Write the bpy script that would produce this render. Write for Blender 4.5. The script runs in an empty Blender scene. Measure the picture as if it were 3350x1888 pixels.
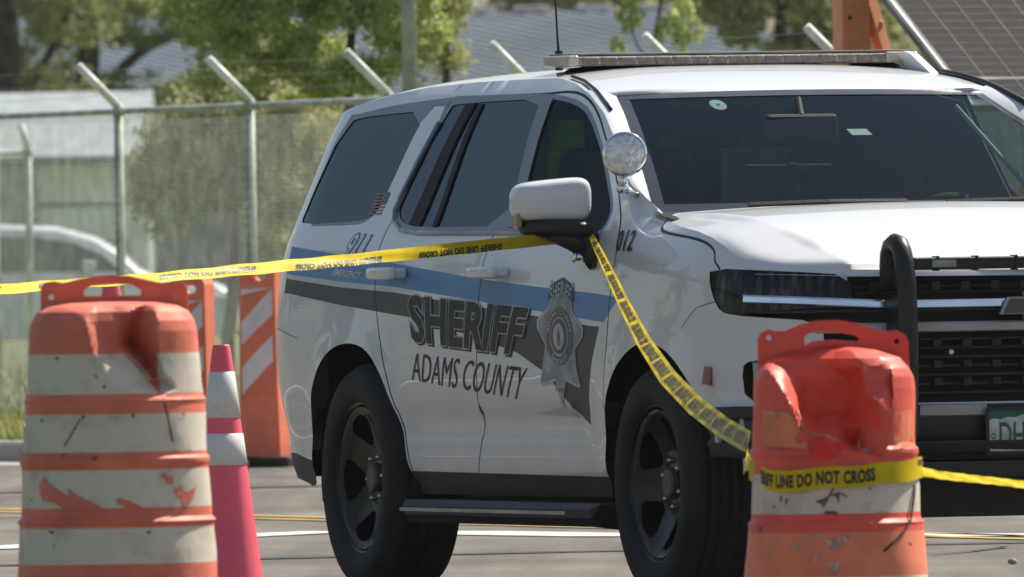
import bpy, bmesh, math, random
import numpy as np
from mathutils import Vector, Matrix
from mathutils.geometry import delaunay_2d_cdt
random.seed(7); rng = np.random.default_rng(7)
S = bpy.context.scene; COL = S.collection
def lerp(a, b, t): return a + (b - a) * t
def sm(a, b, x):
    t = np.clip((np.asarray(x, float) - a) / (b - a), 0, 1); return t * t * (3 - 2 * t)

# ------------------------------------------------------------ camera
cd = bpy.data.cameras.new('camera'); cam = bpy.data.objects.new('camera', cd); COL.objects.link(cam)
S.camera = cam
cd.sensor_width = 36; cd.lens = 36 * 60000 / 3350; cd.clip_start = 1; cd.clip_end = 3000
_p = math.atan(141 / 60000)
_f = Vector((0, math.cos(_p), -math.sin(_p))); _r = Vector((1, 0, 0)); _u = _r.cross(_f)
ROLL = .016
_r2 = _r * math.cos(ROLL) - _u * math.sin(ROLL); _u2 = _u * math.cos(ROLL) + _r * math.sin(ROLL)
M = Matrix((_r2, _u2, -_f)).transposed().to_4x4(); M.translation = (0, 0, 1.22); cam.matrix_world = M
cd.dof.use_dof = True; cd.dof.focus_distance = 66; cd.dof.aperture_fstop = 18
# ------------------------------------------------------------ light
SUN_EL = math.radians(50); SUN_AZ = math.radians(48)          # azimuth clockwise from +Y
W = bpy.data.worlds.new('World'); S.world = W; W.use_nodes = True
nt = W.node_tree; bg = nt.nodes['Background']; sky = nt.nodes.new('ShaderNodeTexSky')
sky.sky_type = 'NISHITA'; sky.sun_disc = False; sky.sun_elevation = SUN_EL; sky.sun_rotation = SUN_AZ
sky.air_density = 1.0; sky.dust_density = 1.6; sky.ozone_density = 1.5
hsv = nt.nodes.new('ShaderNodeHueSaturation'); hsv.inputs['Saturation'].default_value = .85
nt.links.new(sky.outputs[0], hsv.inputs['Color']); nt.links.new(hsv.outputs[0], bg.inputs[0]); bg.inputs[1].default_value = .072
sl = bpy.data.lights.new('sun', 'SUN'); sl.energy = 4.6; sl.angle = math.radians(.5); sl.color = (1, .94, .82)
so = bpy.data.objects.new('sun', sl); COL.objects.link(so)
sd = Vector((math.sin(SUN_AZ) * math.cos(SUN_EL), math.cos(SUN_AZ) * math.cos(SUN_EL), math.sin(SUN_EL)))
so.rotation_euler = sd.to_track_quat('Z', 'Y').to_euler()
vs = S.view_settings; vs.view_transform = 'Standard'; vs.look = 'None'; vs.exposure = .60; vs.gamma = 1
S.cycles.max_bounces = 8; S.cycles.transparent_max_bounces = 24
S.cycles.sample_clamp_indirect = 4; S.cycles.caustics_reflective = False

# ------------------------------------------------------------ materials
MT = {}
def mat(name, col, rough=.5, metal=0, var=.12, vs_=6, bump=0, bs=60, coat=0, spec=.5, trans=0, emis=None, col2=None, tmix=None, streak=(1, 1, 1), lo=.4, hi=.62):
    m = bpy.data.materials.new(name); m.use_nodes = True; n = m.node_tree.nodes; l = m.node_tree.links
    b = n['Principled BSDF']; b.inputs['Roughness'].default_value = rough; b.inputs['Metallic'].default_value = metal
    b.inputs['Coat Weight'].default_value = coat; b.inputs['Coat Roughness'].default_value = .03
    b.inputs['Specular IOR Level'].default_value = spec
    if trans: b.inputs['Transmission Weight'].default_value = trans
    tc = n.new('ShaderNodeTexCoord'); mp = n.new('ShaderNodeMapping'); mp.inputs['Scale'].default_value = streak
    l.new(tc.outputs['Object'], mp.inputs[0])
    nz = n.new('ShaderNodeTexNoise'); nz.inputs['Scale'].default_value = vs_; nz.inputs['Detail'].default_value = 6; l.new(mp.outputs[0], nz.inputs['Vector'])
    cr = n.new('ShaderNodeValToRGB'); e = cr.color_ramp.elements
    c = np.array(col); c2 = np.array(col2) if col2 else c * (1 - 2 * var)
    e[0].position = lo; e[0].color = (*np.clip(c2, 0, 1), 1); e[1].position = hi; e[1].color = (*np.clip(c if col2 else c * (1 + var), 0, 1), 1)
    l.new(nz.outputs['Fac'], cr.inputs[0]); l.new(cr.outputs[0], b.inputs['Base Color'])
    if bump:
        n2 = n.new('ShaderNodeTexNoise'); n2.inputs['Scale'].default_value = bs; n2.inputs['Detail'].default_value = 4; l.new(mp.outputs[0], n2.inputs['Vector'])
        bp = n.new('ShaderNodeBump'); bp.inputs['Strength'].default_value = bump; bp.inputs['Distance'].default_value = .01
        l.new(n2.outputs['Fac'], bp.inputs['Height']); l.new(bp.outputs[0], b.inputs['Normal'])
    MT[name] = m; return m
def glass(name, tint, amount, rough=.01, refl=1.0):
    """window glass: clear coat reflection over a partly see-through dark tint"""
    m = bpy.data.materials.new(name); m.use_nodes = True; n = m.node_tree.nodes; l = m.node_tree.links
    n.remove(n['Principled BSDF']); out = n['Material Output']
    g = n.new('ShaderNodeBsdfGlossy'); g.inputs['Roughness'].default_value = rough; g.inputs['Color'].default_value = (.74, .88, .98, 1)
    t = n.new('ShaderNodeBsdfTransparent'); t.inputs['Color'].default_value = (*tint, 1)
    d = n.new('ShaderNodeBsdfDiffuse'); d.inputs['Color'].default_value = (.012, .02, .028, 1)
    mx = n.new('ShaderNodeMixShader'); mx.inputs[0].default_value = amount; l.new(t.outputs[0], mx.inputs[1]); l.new(d.outputs[0], mx.inputs[2])
    fr = n.new('ShaderNodeFresnel'); fr.inputs['IOR'].default_value = 1.6
    mp = n.new('ShaderNodeMath'); mp.operation = 'MULTIPLY_ADD'; mp.inputs[1].default_value = refl; mp.inputs[2].default_value = .01; l.new(fr.outputs[0], mp.inputs[0])
    m2 = n.new('ShaderNodeMixShader'); l.new(mp.outputs[0], m2.inputs[0]); l.new(mx.outputs[0], m2.inputs[1]); l.new(g.outputs[0], m2.inputs[2])
    l.new(m2.outputs[0], out.inputs[0]); MT[name] = m; return m
def leafmat(name, c1, c2, tr=.35):
    m = bpy.data.materials.new(name); m.use_nodes = True; n = m.node_tree.nodes; l = m.node_tree.links
    n.remove(n['Principled BSDF']); out = n['Material Output']
    ge = n.new('ShaderNodeNewGeometry'); cr = n.new('ShaderNodeValToRGB'); e = cr.color_ramp.elements
    e[0].color = (*c1, 1); e[1].color = (*c2, 1); l.new(ge.outputs['Random Per Island'], cr.inputs[0])
    d = n.new('ShaderNodeBsdfDiffuse'); t = n.new('ShaderNodeBsdfTranslucent'); g = n.new('ShaderNodeBsdfGlossy'); g.inputs['Roughness'].default_value = .45
    for s in (d, t): l.new(cr.outputs[0], s.inputs['Color'])
    mx = n.new('ShaderNodeMixShader'); mx.inputs[0].default_value = tr; l.new(d.outputs[0], mx.inputs[1]); l.new(t.outputs[0], mx.inputs[2])
    m2 = n.new('ShaderNodeMixShader'); m2.inputs[0].default_value = .05; l.new(mx.outputs[0], m2.inputs[1]); l.new(g.outputs[0], m2.inputs[2])
    l.new(m2.outputs[0], out.inputs[0]); MT[name] = m; return m
WH = mat('white_paint', (.74, .755, .77), .35, var=.012, vs_=2, coat=.8, bump=.0)
def sill_dust(m):
    n = m.node_tree.nodes; l = m.node_tree.links; b = n['Principled BSDF']; src = b.inputs['Base Color'].links[0].from_socket
    tc = n.new('ShaderNodeTexCoord'); sp = n.new('ShaderNodeSeparateXYZ'); l.new(tc.outputs['Object'], sp.inputs[0]); mr = n.new('ShaderNodeMapRange'); mr.inputs[1].default_value = .78; mr.inputs[2].default_value = .38; mr.inputs[3].default_value = 0; mr.inputs[4].default_value = .42; l.new(sp.outputs['Z'], mr.inputs[0])
    nz = n.new('ShaderNodeTexNoise'); nz.inputs['Scale'].default_value = 7; nz.inputs['Detail'].default_value = 8; l.new(tc.outputs['Object'], nz.inputs[0]); mu = n.new('ShaderNodeMath'); mu.operation = 'MULTIPLY'; l.new(mr.outputs[0], mu.inputs[0]); l.new(nz.outputs[0], mu.inputs[1])
    mx = n.new('ShaderNodeMix'); mx.data_type = 'RGBA'; l.new(mu.outputs[0], mx.inputs[0]); l.new(src, mx.inputs[6]); mx.inputs[7].default_value = (.20, .17, .13, 1); l.new(mx.outputs[2], b.inputs['Base Color'])
sill_dust(WH)
BLUE = mat('blue_vinyl', (.13, .31, .56), .4, var=.03, spec=.25)
GREY = mat('charcoal_vinyl', (.066, .07, .085), .4, var=.05, spec=.22)
GAP = mat('panel_gap', (.03, .032, .035), .7)
BLK = mat('black_plastic', (.008, .008, .009), .45, bump=.1)
BLK2 = mat('grey_black_plastic', (.020, .021, .022), .55, var=.1, bump=.15)
TRIM = mat('dark_trim', (.02, .022, .03), .25, coat=.4)
CHR = mat('chrome', (.82, .84, .86), .12, metal=1, var=.03)
SIL = mat('silver_paint', (.42, .44, .46), .35, metal=.3, var=.05)
RUB = mat('tyre_rubber', (.014, .0135, .0135), .8, var=.2, bump=.3)
RIM = mat('black_wheel_paint', (.005, .0052, .0056), .22, spec=.3, var=.1)
NUT = mat('nut_metal', (.55, .55, .54), .25, metal=.8)
CAP = mat('wheel_cap_grey', (.085, .08, .07), .5, metal=.3)
LENS = mat('lamp_lens_dark', (.12, .13, .125), .12, var=.5, vs_=1, streak=(36, 36, 9), col2=(.008, .011, .016), spec=.25, lo=.48, hi=.8)
REDL = mat('red_lens', (.30, .03, .03), .15, coat=1)
INT = mat('dark_interior', (.02, .022, .022), .8)
INTG = mat('grey_interior', (.30, .36, .35), .7)
CLOTH = mat('seat_cloth', (.03, .032, .033), .9)
WG = glass('windshield_glass', (.70, .84, .80), .20, refl=.22)
SG = glass('side_glass', (.62, .68, .64), .12, refl=.12)
PG = glass('privacy_glass', (.10, .12, .13), .6, refl=.66)
OR = mat('orange_plastic', (.70, .16, .075), .42, var=.10, vs_=5, bump=.15, bs=30)
ORD = mat('faded_orange_plastic', (.76, .185, .112), .6, var=.08, vs_=7, bump=.25, bs=26)
ORS = mat('orange_sheeting', (.86, .235, .115), .5, var=.05, vs_=9)
WS = mat('dirty_white_sheeting', (.66, .59, .48), .6, var=.10, vs_=14, bump=.1, bs=40, col2=(.47, .41, .33), lo=.25, hi=.5)
WS2 = mat('white_sheeting', (.85, .85, .84), .5, var=.06, vs_=10)
PINK = mat('fluorescent_cone_vinyl', (1.0, .13, .19), .45, var=.06, vs_=5)
REDC = mat('painted_backlight_red', (.85, .03, .02), .5)
YEL = mat('yellow_tape_film', (.66, .50, .010), .55, var=.05, vs_=10, spec=.1)
INK = mat('black_ink', (.02, .018, .015), .5)
GALV = mat('galvanised_steel', (.46, .50, .44), .5, metal=.1, var=.15)
GLR = mat('pale_aluminium', (.84, .88, .80), .5)
CONC = mat('concrete', (.34, .33, .30), .9, var=.12, vs_=3, bump=.4)
ASP = None
ORM = mat('orange_machine_paint', (1.0, .42, .21), .45, var=.08)
PV = mat('solar_cell', (.020, .019, .026), .6, var=.12, vs_=18, spec=.03)
SILV = mat('cell_line', (.16, .15, .14), .7, spec=.05)
BARK = mat('bark', (.075, .06, .045), .95, var=.3, vs_=4, bump=.6, bs=12)
BRN = mat('patina_brown', (.22, .195, .17), .6)
LIME = mat('lime_fabric', (.45, .85, .05), .8)
PLG = mat('plate_green', (.02, .12, .09), .4)
PLW = mat('plate_pale', (.62, .66, .64), .4, var=.15, vs_=20)
BADGE = mat('badge_silver', (.33, .35, .37), .4, var=.18, vs_=14)
BADG2 = mat('badge_dark', (.11, .115, .13), .5)
BADG3 = mat('badge_light', (.52, .54, .56), .4)
LINE = mat('light_outline', (.44, .47, .48), .5)
NAVY = mat('navy_vinyl', (.035, .075, .16), .4)
REDV = mat('red_vinyl', (.45, .05, .05), .4)
AMB = mat('amber_clear', (.35, .27, .14), .15, coat=1)

# ------------------------------------------------------------ object helpers
def mesh(name, V, F, mats, fm=None, parent=None, smooth=False, label=None, cat=None, group=None, kind=None, loc=None):
    me = bpy.data.meshes.new(name)
    V = np.asarray(V, float)
    me.from_pydata(V.tolist(), [], [tuple(int(i) for i in f) for f in F])
    for m in (mats if isinstance(mats, (list, tuple)) else [mats]): me.materials.append(m)
    if fm is not None: me.polygons.foreach_set('material_index', np.asarray(fm, np.int32))
    if smooth: me.polygons.foreach_set('use_smooth', np.ones(len(me.polygons), bool))
    me.update()
    o = bpy.data.objects.new(name, me); COL.objects.link(o)
    if parent: o.parent = parent
    if loc is not None: o.location = loc
    return tag(o, label, cat, group, kind)
def tag(o, label=None, cat=None, group=None, kind=None):
    if label: o['label'] = label
    if cat: o['category'] = cat
    if group: o['group'] = group
    if kind: o['kind'] = kind
    return o
def empty(name, loc, rz=0, label=None, cat=None, group=None):
    o = bpy.data.objects.new(name, None); COL.objects.link(o); o.location = loc; o.rotation_euler = (0, 0, rz); o.empty_display_size = .1
    return tag(o, label, cat, group)
class MB:
    """collects shapes for one mesh"""
    def __init__(s): s.V = []; s.F = []; s.M = []
    def add(s, V, F, mi=0):
        b = len(s.V); s.V += [tuple(v) for v in V]; s.F += [tuple(i + b for i in f) for f in F]; s.M += [mi] * len(F); return s
    def box(s, c, d, mi=0, R=None, bev=0):
        bm = bmesh.new(); bmesh.ops.create_cube(bm, size=1)
        for v in bm.verts: v.co = Vector((v.co.x * d[0], v.co.y * d[1], v.co.z * d[2]))
        if bev: bmesh.ops.bevel(bm, geom=bm.edges[:], offset=bev, segments=3, profile=.5, affect='EDGES')
        c = Vector(c)
        bm.verts.index_update(); V = [((R @ v.co) if R else v.co) + c for v in bm.verts]; F = [[v.index for v in f.verts] for f in bm.faces]
        bm.free(); return s.add(V, F, mi)
    def tube(s, P, r, n=12, mi=0, cap=True, flat=1, ref=(0, 0, 1)):
        P = [Vector(p) for p in P]; rs = r if isinstance(r, (list, tuple)) else [r] * len(P); V = []; F = []
        for i, p in enumerate(P):
            t = (P[min(i + 1, len(P) - 1)] - P[max(i - 1, 0)]).normalized()
            rf = Vector(ref)
            if abs(t.dot(rf)) > .98: rf = Vector((1, 0, 0)) if abs(t.x) < .9 else Vector((0, 1, 0))
            a = t.cross(rf).normalized(); b = a.cross(t)
            for k in range(n):
                th = 2 * math.pi * k / n; V.append(p + a * math.cos(th) * rs[i] * flat + b * math.sin(th) * rs[i])
        for i in range(len(P) - 1):
            for k in range(n): F.append((i * n + k, i * n + (k + 1) % n, (i + 1) * n + (k + 1) % n, (i + 1) * n + k))
        if cap: F.append(tuple(range(n))[::-1]); F.append(tuple((len(P) - 1) * n + k for k in range(n)))
        return s.add(V, F, mi)
    def lathe(s, prof, n=48, ax='Z', c=(0, 0, 0), mi=0, mis=None):
        """prof: (radius, height) rows"""
        V = []; F = []; ms = []
        for r, h in prof:
            for k in range(n):
                a = 2 * math.pi * k / n; x, y = r * math.cos(a), r * math.sin(a)
                p = {'Z': (x, y, h), 'Y': (x, h, y), 'X': (h, x, y)}[ax]; V.append((p[0] + c[0], p[1] + c[1], p[2] + c[2]))
        b = len(s.V); s.V += V
        for i in range(len(prof) - 1):
            for k in range(n):
                f = (i * n + k, i * n + (k + 1) % n, (i + 1) * n + (k + 1) % n, (i + 1) * n + k)
                if ax == 'Y': f = f[::-1]
                s.F.append(tuple(j + b for j in f)); s.M.append(mis[i] if mis else mi)
        return s
    def grid(s, fn, nu, nv, mi=0, flip=False):
        V = [fn(i / nu, j / nv) for i in range(nu + 1) for j in range(nv + 1)]
        F = [(i * (nv + 1) + j, (i + 1) * (nv + 1) + j, (i + 1) * (nv + 1) + j + 1, i * (nv + 1) + j + 1) for i in range(nu) for j in range(nv)]
        if flip: F = [f[::-1] for f in F]
        return s.add(V, F, mi)
    def out(s, name, mats, parent=None, smooth=False, **k): return mesh(name, s.V, s.F, mats, s.M, parent, smooth, **k)
def inpoly(P, poly):
    x, y = P[:, 0], P[:, 1]; ins = np.zeros(len(P), bool); n = len(poly); j = n - 1
    for i in range(n):
        xi, yi = poly[i]; xj, yj = poly[j]
        c = ((yi > y) != (yj > y)) & (x < (xj - xi) * (y - yi) / ((yj - yi) or 1e-12) + xi); ins ^= c; j = i
    return ins
def dens(poly, step, closed=True):
    out = []; n = len(poly)
    for i in range(n if closed else n - 1):
        a = np.array(poly[i], float); b = np.array(poly[(i + 1) % n], float); k = max(1, int(np.ceil(np.linalg.norm(b - a) / step)))
        out += [tuple(a + (b - a) * t / k) for t in range(k)]
    if not closed: out.append(tuple(poly[-1]))
    return out
def cdt(outline, polys=(), step=.04, gridstep=None, lines=()):
    """constrained triangulation of the outline with the other polygons' edges kept"""
    P = []; E = []
    for pl in [outline] + list(polys):
        d = dens(pl, step); b = len(P); P += d; E += [(b + i, b + (i + 1) % len(d)) for i in range(len(d))]
    for pl in lines:
        d = dens(pl, step, False); b = len(P); P += d; E += [(b + i, b + i + 1) for i in range(len(d) - 1)]
    if gridstep:
        o = np.array(outline); x0, z0 = o.min(0); x1, z1 = o.max(0)
        G = np.array([(x, z) for x in np.arange(x0, x1, gridstep) for z in np.arange(z0, z1, gridstep)]) + .37 * gridstep
        G = G[inpoly(G, outline)]
        Q = np.array(P); keep = np.ones(len(G), bool)
        for k in range(0, len(G), 400):
            dd = ((G[k:k + 400, None, :] - Q[None]) ** 2).sum(-1).min(1); keep[k:k + 400] = dd > (gridstep * .45) ** 2
        P += [tuple(g) for g in G[keep]]
    vs, _, fs, *_ = delaunay_2d_cdt([Vector(p) for p in P], E, [], 0, 1e-6)
    V = np.array([(v.x, v.y) for v in vs]); T = np.array([list(f) for f in fs]); C = V[T].mean(1)
    ok = inpoly(C, outline); T = T[ok]; C = C[ok]
    a, b, c = V[T[:, 0]], V[T[:, 1]], V[T[:, 2]]
    ar = (b[:, 0] - a[:, 0]) * (c[:, 1] - a[:, 1]) - (b[:, 1] - a[:, 1]) * (c[:, 0] - a[:, 0])
    T[ar < 0] = T[ar < 0][:, ::-1]; k = np.abs(ar) > 1e-9
    return V, T[k], C[k]
def sub(V, T):
    u, inv = np.unique(T, return_inverse=True); return u, inv.reshape(T.shape)
def plate(name, outline, holes, fn, thick, mats, parent=None, step=.03, grid=None, polys=(), pm=None, smooth=False, **kw):
    """flat or curved plate with holes and real thickness; fn(x,z,d)->3D, d = depth into the plate"""
    V, T, C = cdt(outline, list(holes) + list(polys), step, grid)
    keep = np.ones(len(T), bool)
    for h in holes: keep &= ~inpoly(C, h)
    T = T[keep]; C = C[keep]; mi = np.zeros(len(T), int)
    for i, p in enumerate(polys): mi[inpoly(C, p)] = (pm[i] if pm else i + 1)
    u, T2 = sub(V, T); V2 = V[u]; n = len(V2)
    VV = [fn(x, z, 0) for x, z in V2] + [fn(x, z, thick) for x, z in V2]
    F = [tuple(t) for t in T2] + [tuple(t[::-1] + n) for t in T2]; fm = list(mi) + [0] * len(T2)
    ec = {}
    for t, m in zip(T2, mi):
        for a, b in ((t[0], t[1]), (t[1], t[2]), (t[2], t[0])): ec[(a, b)] = m
    for (a, b), m in ec.items():
        if (b, a) not in ec: F.append((b, a, a + n, b + n)); fm.append(0)
    return mesh(name, VV, F, mats, fm, parent, smooth, **kw)
def text2d(txt, off=0, shear=0, spacing=1.0, cell=None):
    cu = bpy.data.curves.new('t', 'FONT'); cu.body = txt; cu.size = 1; cu.offset = off; cu.shear = shear; cu.space_character = spacing; cu.resolution_u = 3
    o = bpy.data.objects.new('t', cu); COL.objects.link(o); bpy.context.view_layer.update()
    me = bpy.data.meshes.new_from_object(o.evaluated_get(bpy.context.evaluated_depsgraph_get()))
    V = np.array([v.co[:2] for v in me.vertices]); F = [list(p.vertices) for p in me.polygons]
    bpy.data.objects.remove(o); bpy.data.curves.remove(cu); bpy.data.meshes.remove(me)
    return V, F
TXC = {}
def lettering(name, txt, quad, fn, m, parent, off=0, spacing=1., shear=0, ref=None, **kw):
    """text fitted to quad (bottom-left, bottom-right, top-right, top-left) of surface coordinates"""
    V, F = text2d(txt, off, shear, spacing)
    lo, hi = (V.min(0), V.max(0)) if ref is None else ref
    t = (V - lo) / (hi - lo); q = [np.array(p, float) for p in quad]
    u = t[:, :1]; v = t[:, 1:]; P = (q[0] * (1 - u) + q[1] * u) * (1 - v) + (q[3] * (1 - u) + q[2] * u) * v
    bm = bmesh.new(); bv = [bm.verts.new((p[0], p[1], 0)) for p in P]
    for f in F:
        try: bm.faces.new([bv[i] for i in f])
        except Exception: pass
    bmesh.ops.triangulate(bm, faces=bm.faces[:])
    for _ in range(2):
        es = [e for e in bm.edges if e.calc_length() > .03]
        if es: bmesh.ops.subdivide_edges(bm, edges=es, cuts=1); bmesh.ops.triangulate(bm, faces=bm.faces[:])
    bm.verts.index_update()
    VV = [fn(v.co.x, v.co.y) for v in bm.verts]; FF = [[v.index for v in f.verts] for f in bm.faces]; bm.free()
    mesh(name, VV, FF, m, None, parent, **kw); return (lo, hi)

# ================================================================= GROUND
def noisy_ground():
    m = bpy.data.materials.new('asphalt'); m.use_nodes = True; n = m.node_tree.nodes; l = m.node_tree.links; b = n['Principled BSDF']
    tc = n.new('ShaderNodeTexCoord'); a = n.new('ShaderNodeTexNoise'); a.inputs['Scale'].default_value = 90; a.inputs['Detail'].default_value = 4
    c = n.new('ShaderNodeTexNoise'); c.inputs['Scale'].default_value = .5; c.inputs['Detail'].default_value = 6
    l.new(tc.outputs['Object'], a.inputs[0]); l.new(tc.outputs['Object'], c.inputs[0])
    r1 = n.new('ShaderNodeValToRGB'); r1.color_ramp.elements[0].color = (.060, .054, .047, 1); r1.color_ramp.elements[1].color = (.22, .20, .175, 1); r1.color_ramp.elements[0].position = .3; r1.color_ramp.elements[1].position = .75
    r2 = n.new('ShaderNodeValToRGB'); r2.color_ramp.elements[0].color = (.75, .75, .76, 1); r2.color_ramp.elements[1].color = (1.25, 1.22, 1.18, 1); r2.color_ramp.elements[0].position = .35; r2.color_ramp.elements[1].position = .65
    l.new(a.outputs[0], r1.inputs[0]); l.new(c.outputs[0], r2.inputs[0])
    mx = n.new('ShaderNodeMix'); mx.data_type = 'RGBA'; mx.blend_type = 'MULTIPLY'; mx.inputs[0].default_value = 1; l.new(r1.outputs[0], mx.inputs[6]); l.new(r2.outputs[0], mx.inputs[7]); l.new(mx.outputs[2], b.inputs['Base Color'])
    ma = n.new('ShaderNodeMapping'); ma.inputs['Rotation'].default_value = (0, 0, math.radians(-20)); ma.inputs['Scale'].default_value = (2.2, .12, 1); l.new(tc.outputs['Object'], ma.inputs[0]); w_ = n.new('ShaderNodeTexNoise'); w_.inputs['Scale'].default_value = 1.2; w_.inputs['Detail'].default_value = 5; l.new(ma.outputs[0], w_.inputs[0])
    r3 = n.new('ShaderNodeValToRGB'); r3.color_ramp.elements[0].color = (.62, .61, .60, 1); r3.color_ramp.elements[1].color = (1.3, 1.27, 1.22, 1); r3.color_ramp.elements[0].position = .36; r3.color_ramp.elements[1].position = .64; l.new(w_.outputs[0], r3.inputs[0])
    m3 = n.new('ShaderNodeMix'); m3.data_type = 'RGBA'; m3.blend_type = 'MULTIPLY'; m3.inputs[0].default_value = .8; l.new(mx.outputs[2], m3.inputs[6]); l.new(r3.outputs[0], m3.inputs[7]); l.new(m3.outputs[2], b.inputs['Base Color'])
    b.inputs['Roughness'].default_value = .9
    bp = n.new('ShaderNodeBump'); bp.inputs['Strength'].default_value = .4; bp.inputs['Distance'].default_value = .01; l.new(a.outputs[0], bp.inputs['Height']); l.new(bp.outputs[0], b.inputs['Normal'])
    return m
ASP = noisy_ground()
RA = math.radians(28)                                   # the road runs away to the left
RD = Vector((-math.sin(RA), math.cos(RA), 0)); RN = Vector((math.cos(RA), math.sin(RA), 0))
K0 = Vector((-2.93, 107.0, 0))                            # a point on the kerb face
def rp(a, b, z=0): p = K0 + RD * a + RN * b; return (p.x, p.y, z)   # a along the road, b behind the kerb
SOIL = mat('dry_soil', (.11, .13, .05), .95, var=.25, vs_=.8, bump=.5, bs=8, col2=(.06, .085, .03))
mesh('ground', [(-900, -200, -.02), (900, -200, -.02), (900, 1500, -.02), (-900, 1500, -.02)], [(0, 1, 2, 3)], SOIL, kind='structure')
mesh('road', [rp(-240, 0, 0), rp(-240, -26, 0), rp(400, -26, 0), rp(400, 0, 0)], [(0, 3, 2, 1)][::1], ASP, kind='structure')
# gutter pan, kerb and grass verge
GUT = mat('gutter_concrete', (.40, .37, .34), .9, var=.12, vs_=2, bump=.3)
mesh('gutter', [rp(-240, -.02, .004), rp(-240, -.75, .004), rp(400, -.75, .004), rp(400, -.02, .004)], [(0, 3, 2, 1)], GUT, kind='structure')
kb = MB()
for i in range(60):
    a0 = -240 + i * 10.7; pr = [(-.02, 0), (.0, .10), (.02, .12), (.16, .125), (.16, 0)]
    V = [rp(a0, b, z) for b, z in pr] + [rp(a0 + 10.69, b, z) for b, z in pr]
    kb.add(V, [(j, j + 1, j + 6, j + 5) for j in range(4)] + [(0, 4, 3, 2, 1), (5, 6, 7, 8, 9)])
kb.out('kerb', CONC, kind='structure')
GRB = mat('verge_soil', (.14, .16, .05), .95, var=.3, vs_=1.2, col2=(.09, .11, .03), bump=.5, bs=10)
mesh('verge', [rp(-240, .16, .11), rp(400, .16, .11), rp(400, 60, .11), rp(-240, 60, .11)], [(0, 3, 2, 1)], GRB, kind='structure')
def blades(name, N, ar, br, h, mats, z=.11, w=.012, **kw):
    a = rng.uniform(*ar, N); b = rng.uniform(*br, N); P = np.array(K0) + np.outer(a, RD) + np.outer(b, RN); P[:, 2] = z
    hh = rng.uniform(*h, N) * (.55 + .9 * np.abs(np.sin(a * 1.7 + b * 2.3) * np.cos(a * .6 - b))); an = rng.uniform(0, 6.28, N); ln = rng.normal(0, .35, (N, 2))
    sx = np.stack([np.cos(an), np.sin(an), 0 * an], 1) * w; top = P + np.stack([ln[:, 0] * hh, ln[:, 1] * hh, hh], 1); mid = P * .5 + top * .5; mid[:, 2] += hh * .06
    V = np.stack([P - sx, P + sx, mid + sx * .7, mid - sx * .7, top], 1).reshape(-1, 3)
    i = np.arange(N)[:, None] * 5; F = [tuple(x) for x in (i + [0, 1, 2, 3])] + [tuple(x) for x in (i + [3, 2, 4])]
    return mesh(name, V, F, mats, kind='stuff', **kw)
GR = leafmat('grass_blades', (.20, .25, .06), (.50, .46, .18), .4)
GRO = leafmat('dry_grass_blades', (.20, .23, .09), (.42, .40, .20), .4)
blades('grass', 36000, (-12, 22), (.2, 3.2), (.04, .15), GR, label='green and straw coloured grass along the verge between kerb and wire fence', cat='grass')
blades('tall_grass', 30000, (-25, 60), (3.3, 18), (.08, .28), GRO, w=.02, label='taller dry grass growing behind the wire fence', cat='grass')
# painted lines
YP = mat('yellow_road_paint', (.50, .33, .07), .8, var=.2, vs_=3, col2=(.26, .20, .10), lo=.3, hi=.5)
WP = mat('white_road_paint', (.62, .62, .60), .8, var=.15, vs_=3, col2=(.34, .33, .31), lo=.28, hi=.45)
def strip(name, P, w, m, z=.005, **kw):
    P = [Vector((p[0], p[1], 0)) for p in P]; V = []
    for i, p in enumerate(P):
        t = (P[min(i + 1, len(P) - 1)] - P[max(i - 1, 0)]).normalized(); s = Vector((-t.y, t.x, 0)) * w / 2
        V += [(p.x + s.x, p.y + s.y, z), (p.x - s.x, p.y - s.y, z)]
    return mesh(name, V, [(2 * i + 1, 2 * i + 3, 2 * i + 2, 2 * i) for i in range(len(P) - 1)], m, kind='structure', **kw)
for o in (0, -.28): strip('yellow_line', [(-.99 - 1.26 * t + o * .94, 83.28 + 3.52 * t + o * .33) for t in (-9, 0, 12)], .12, YP)
strip('white_line', [(-9, 70), (-4.5, 73.4), (-2.09, 75.9), (-1.4, 77.6), (-.82, 78.7), (-.3, 78.0), (.4, 76.6), (1.9, 75.1), (3.4, 74), (8, 71)], .5, WP)
CRK = mat('tar_seam', (.018, .017, .017), .7)
strip('tar_seam', [(-9, 69), (-2, 71.6), (-1.0, 72.2), (0, 72.6), (1.2, 73.0), (4, 73.4), (9, 74)], .22, CRK)
strip('tar_seam', [(-6, 92), (-2, 93.6), (2, 95), (6, 97)], .35, CRK, z=.006)

for i in range(9):
    x, y = rng.uniform(-3, 3), rng.uniform(68, 98); P = [(x, y)]
    for k in range(14): x += rng.uniform(-.02, .30) * (1 if i % 2 else -1); y += rng.normal(0, .5) + .25; P.append((x, y))
    strip('road_crack', P, .035, CRK, z=.0045 + .0002 * i)
peb = MB(); bmv = rng.normal(size=(12, 3)); peb.lathe([(0, 0), (.015, .004), (.019, .012), (.012, .021), (0, .024)], 8); peb.out('pebble', CONC, None, True, label='small grey stone lying on the asphalt at the lower right', cat='stone', loc=(1.85, 68.4, 0))
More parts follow.
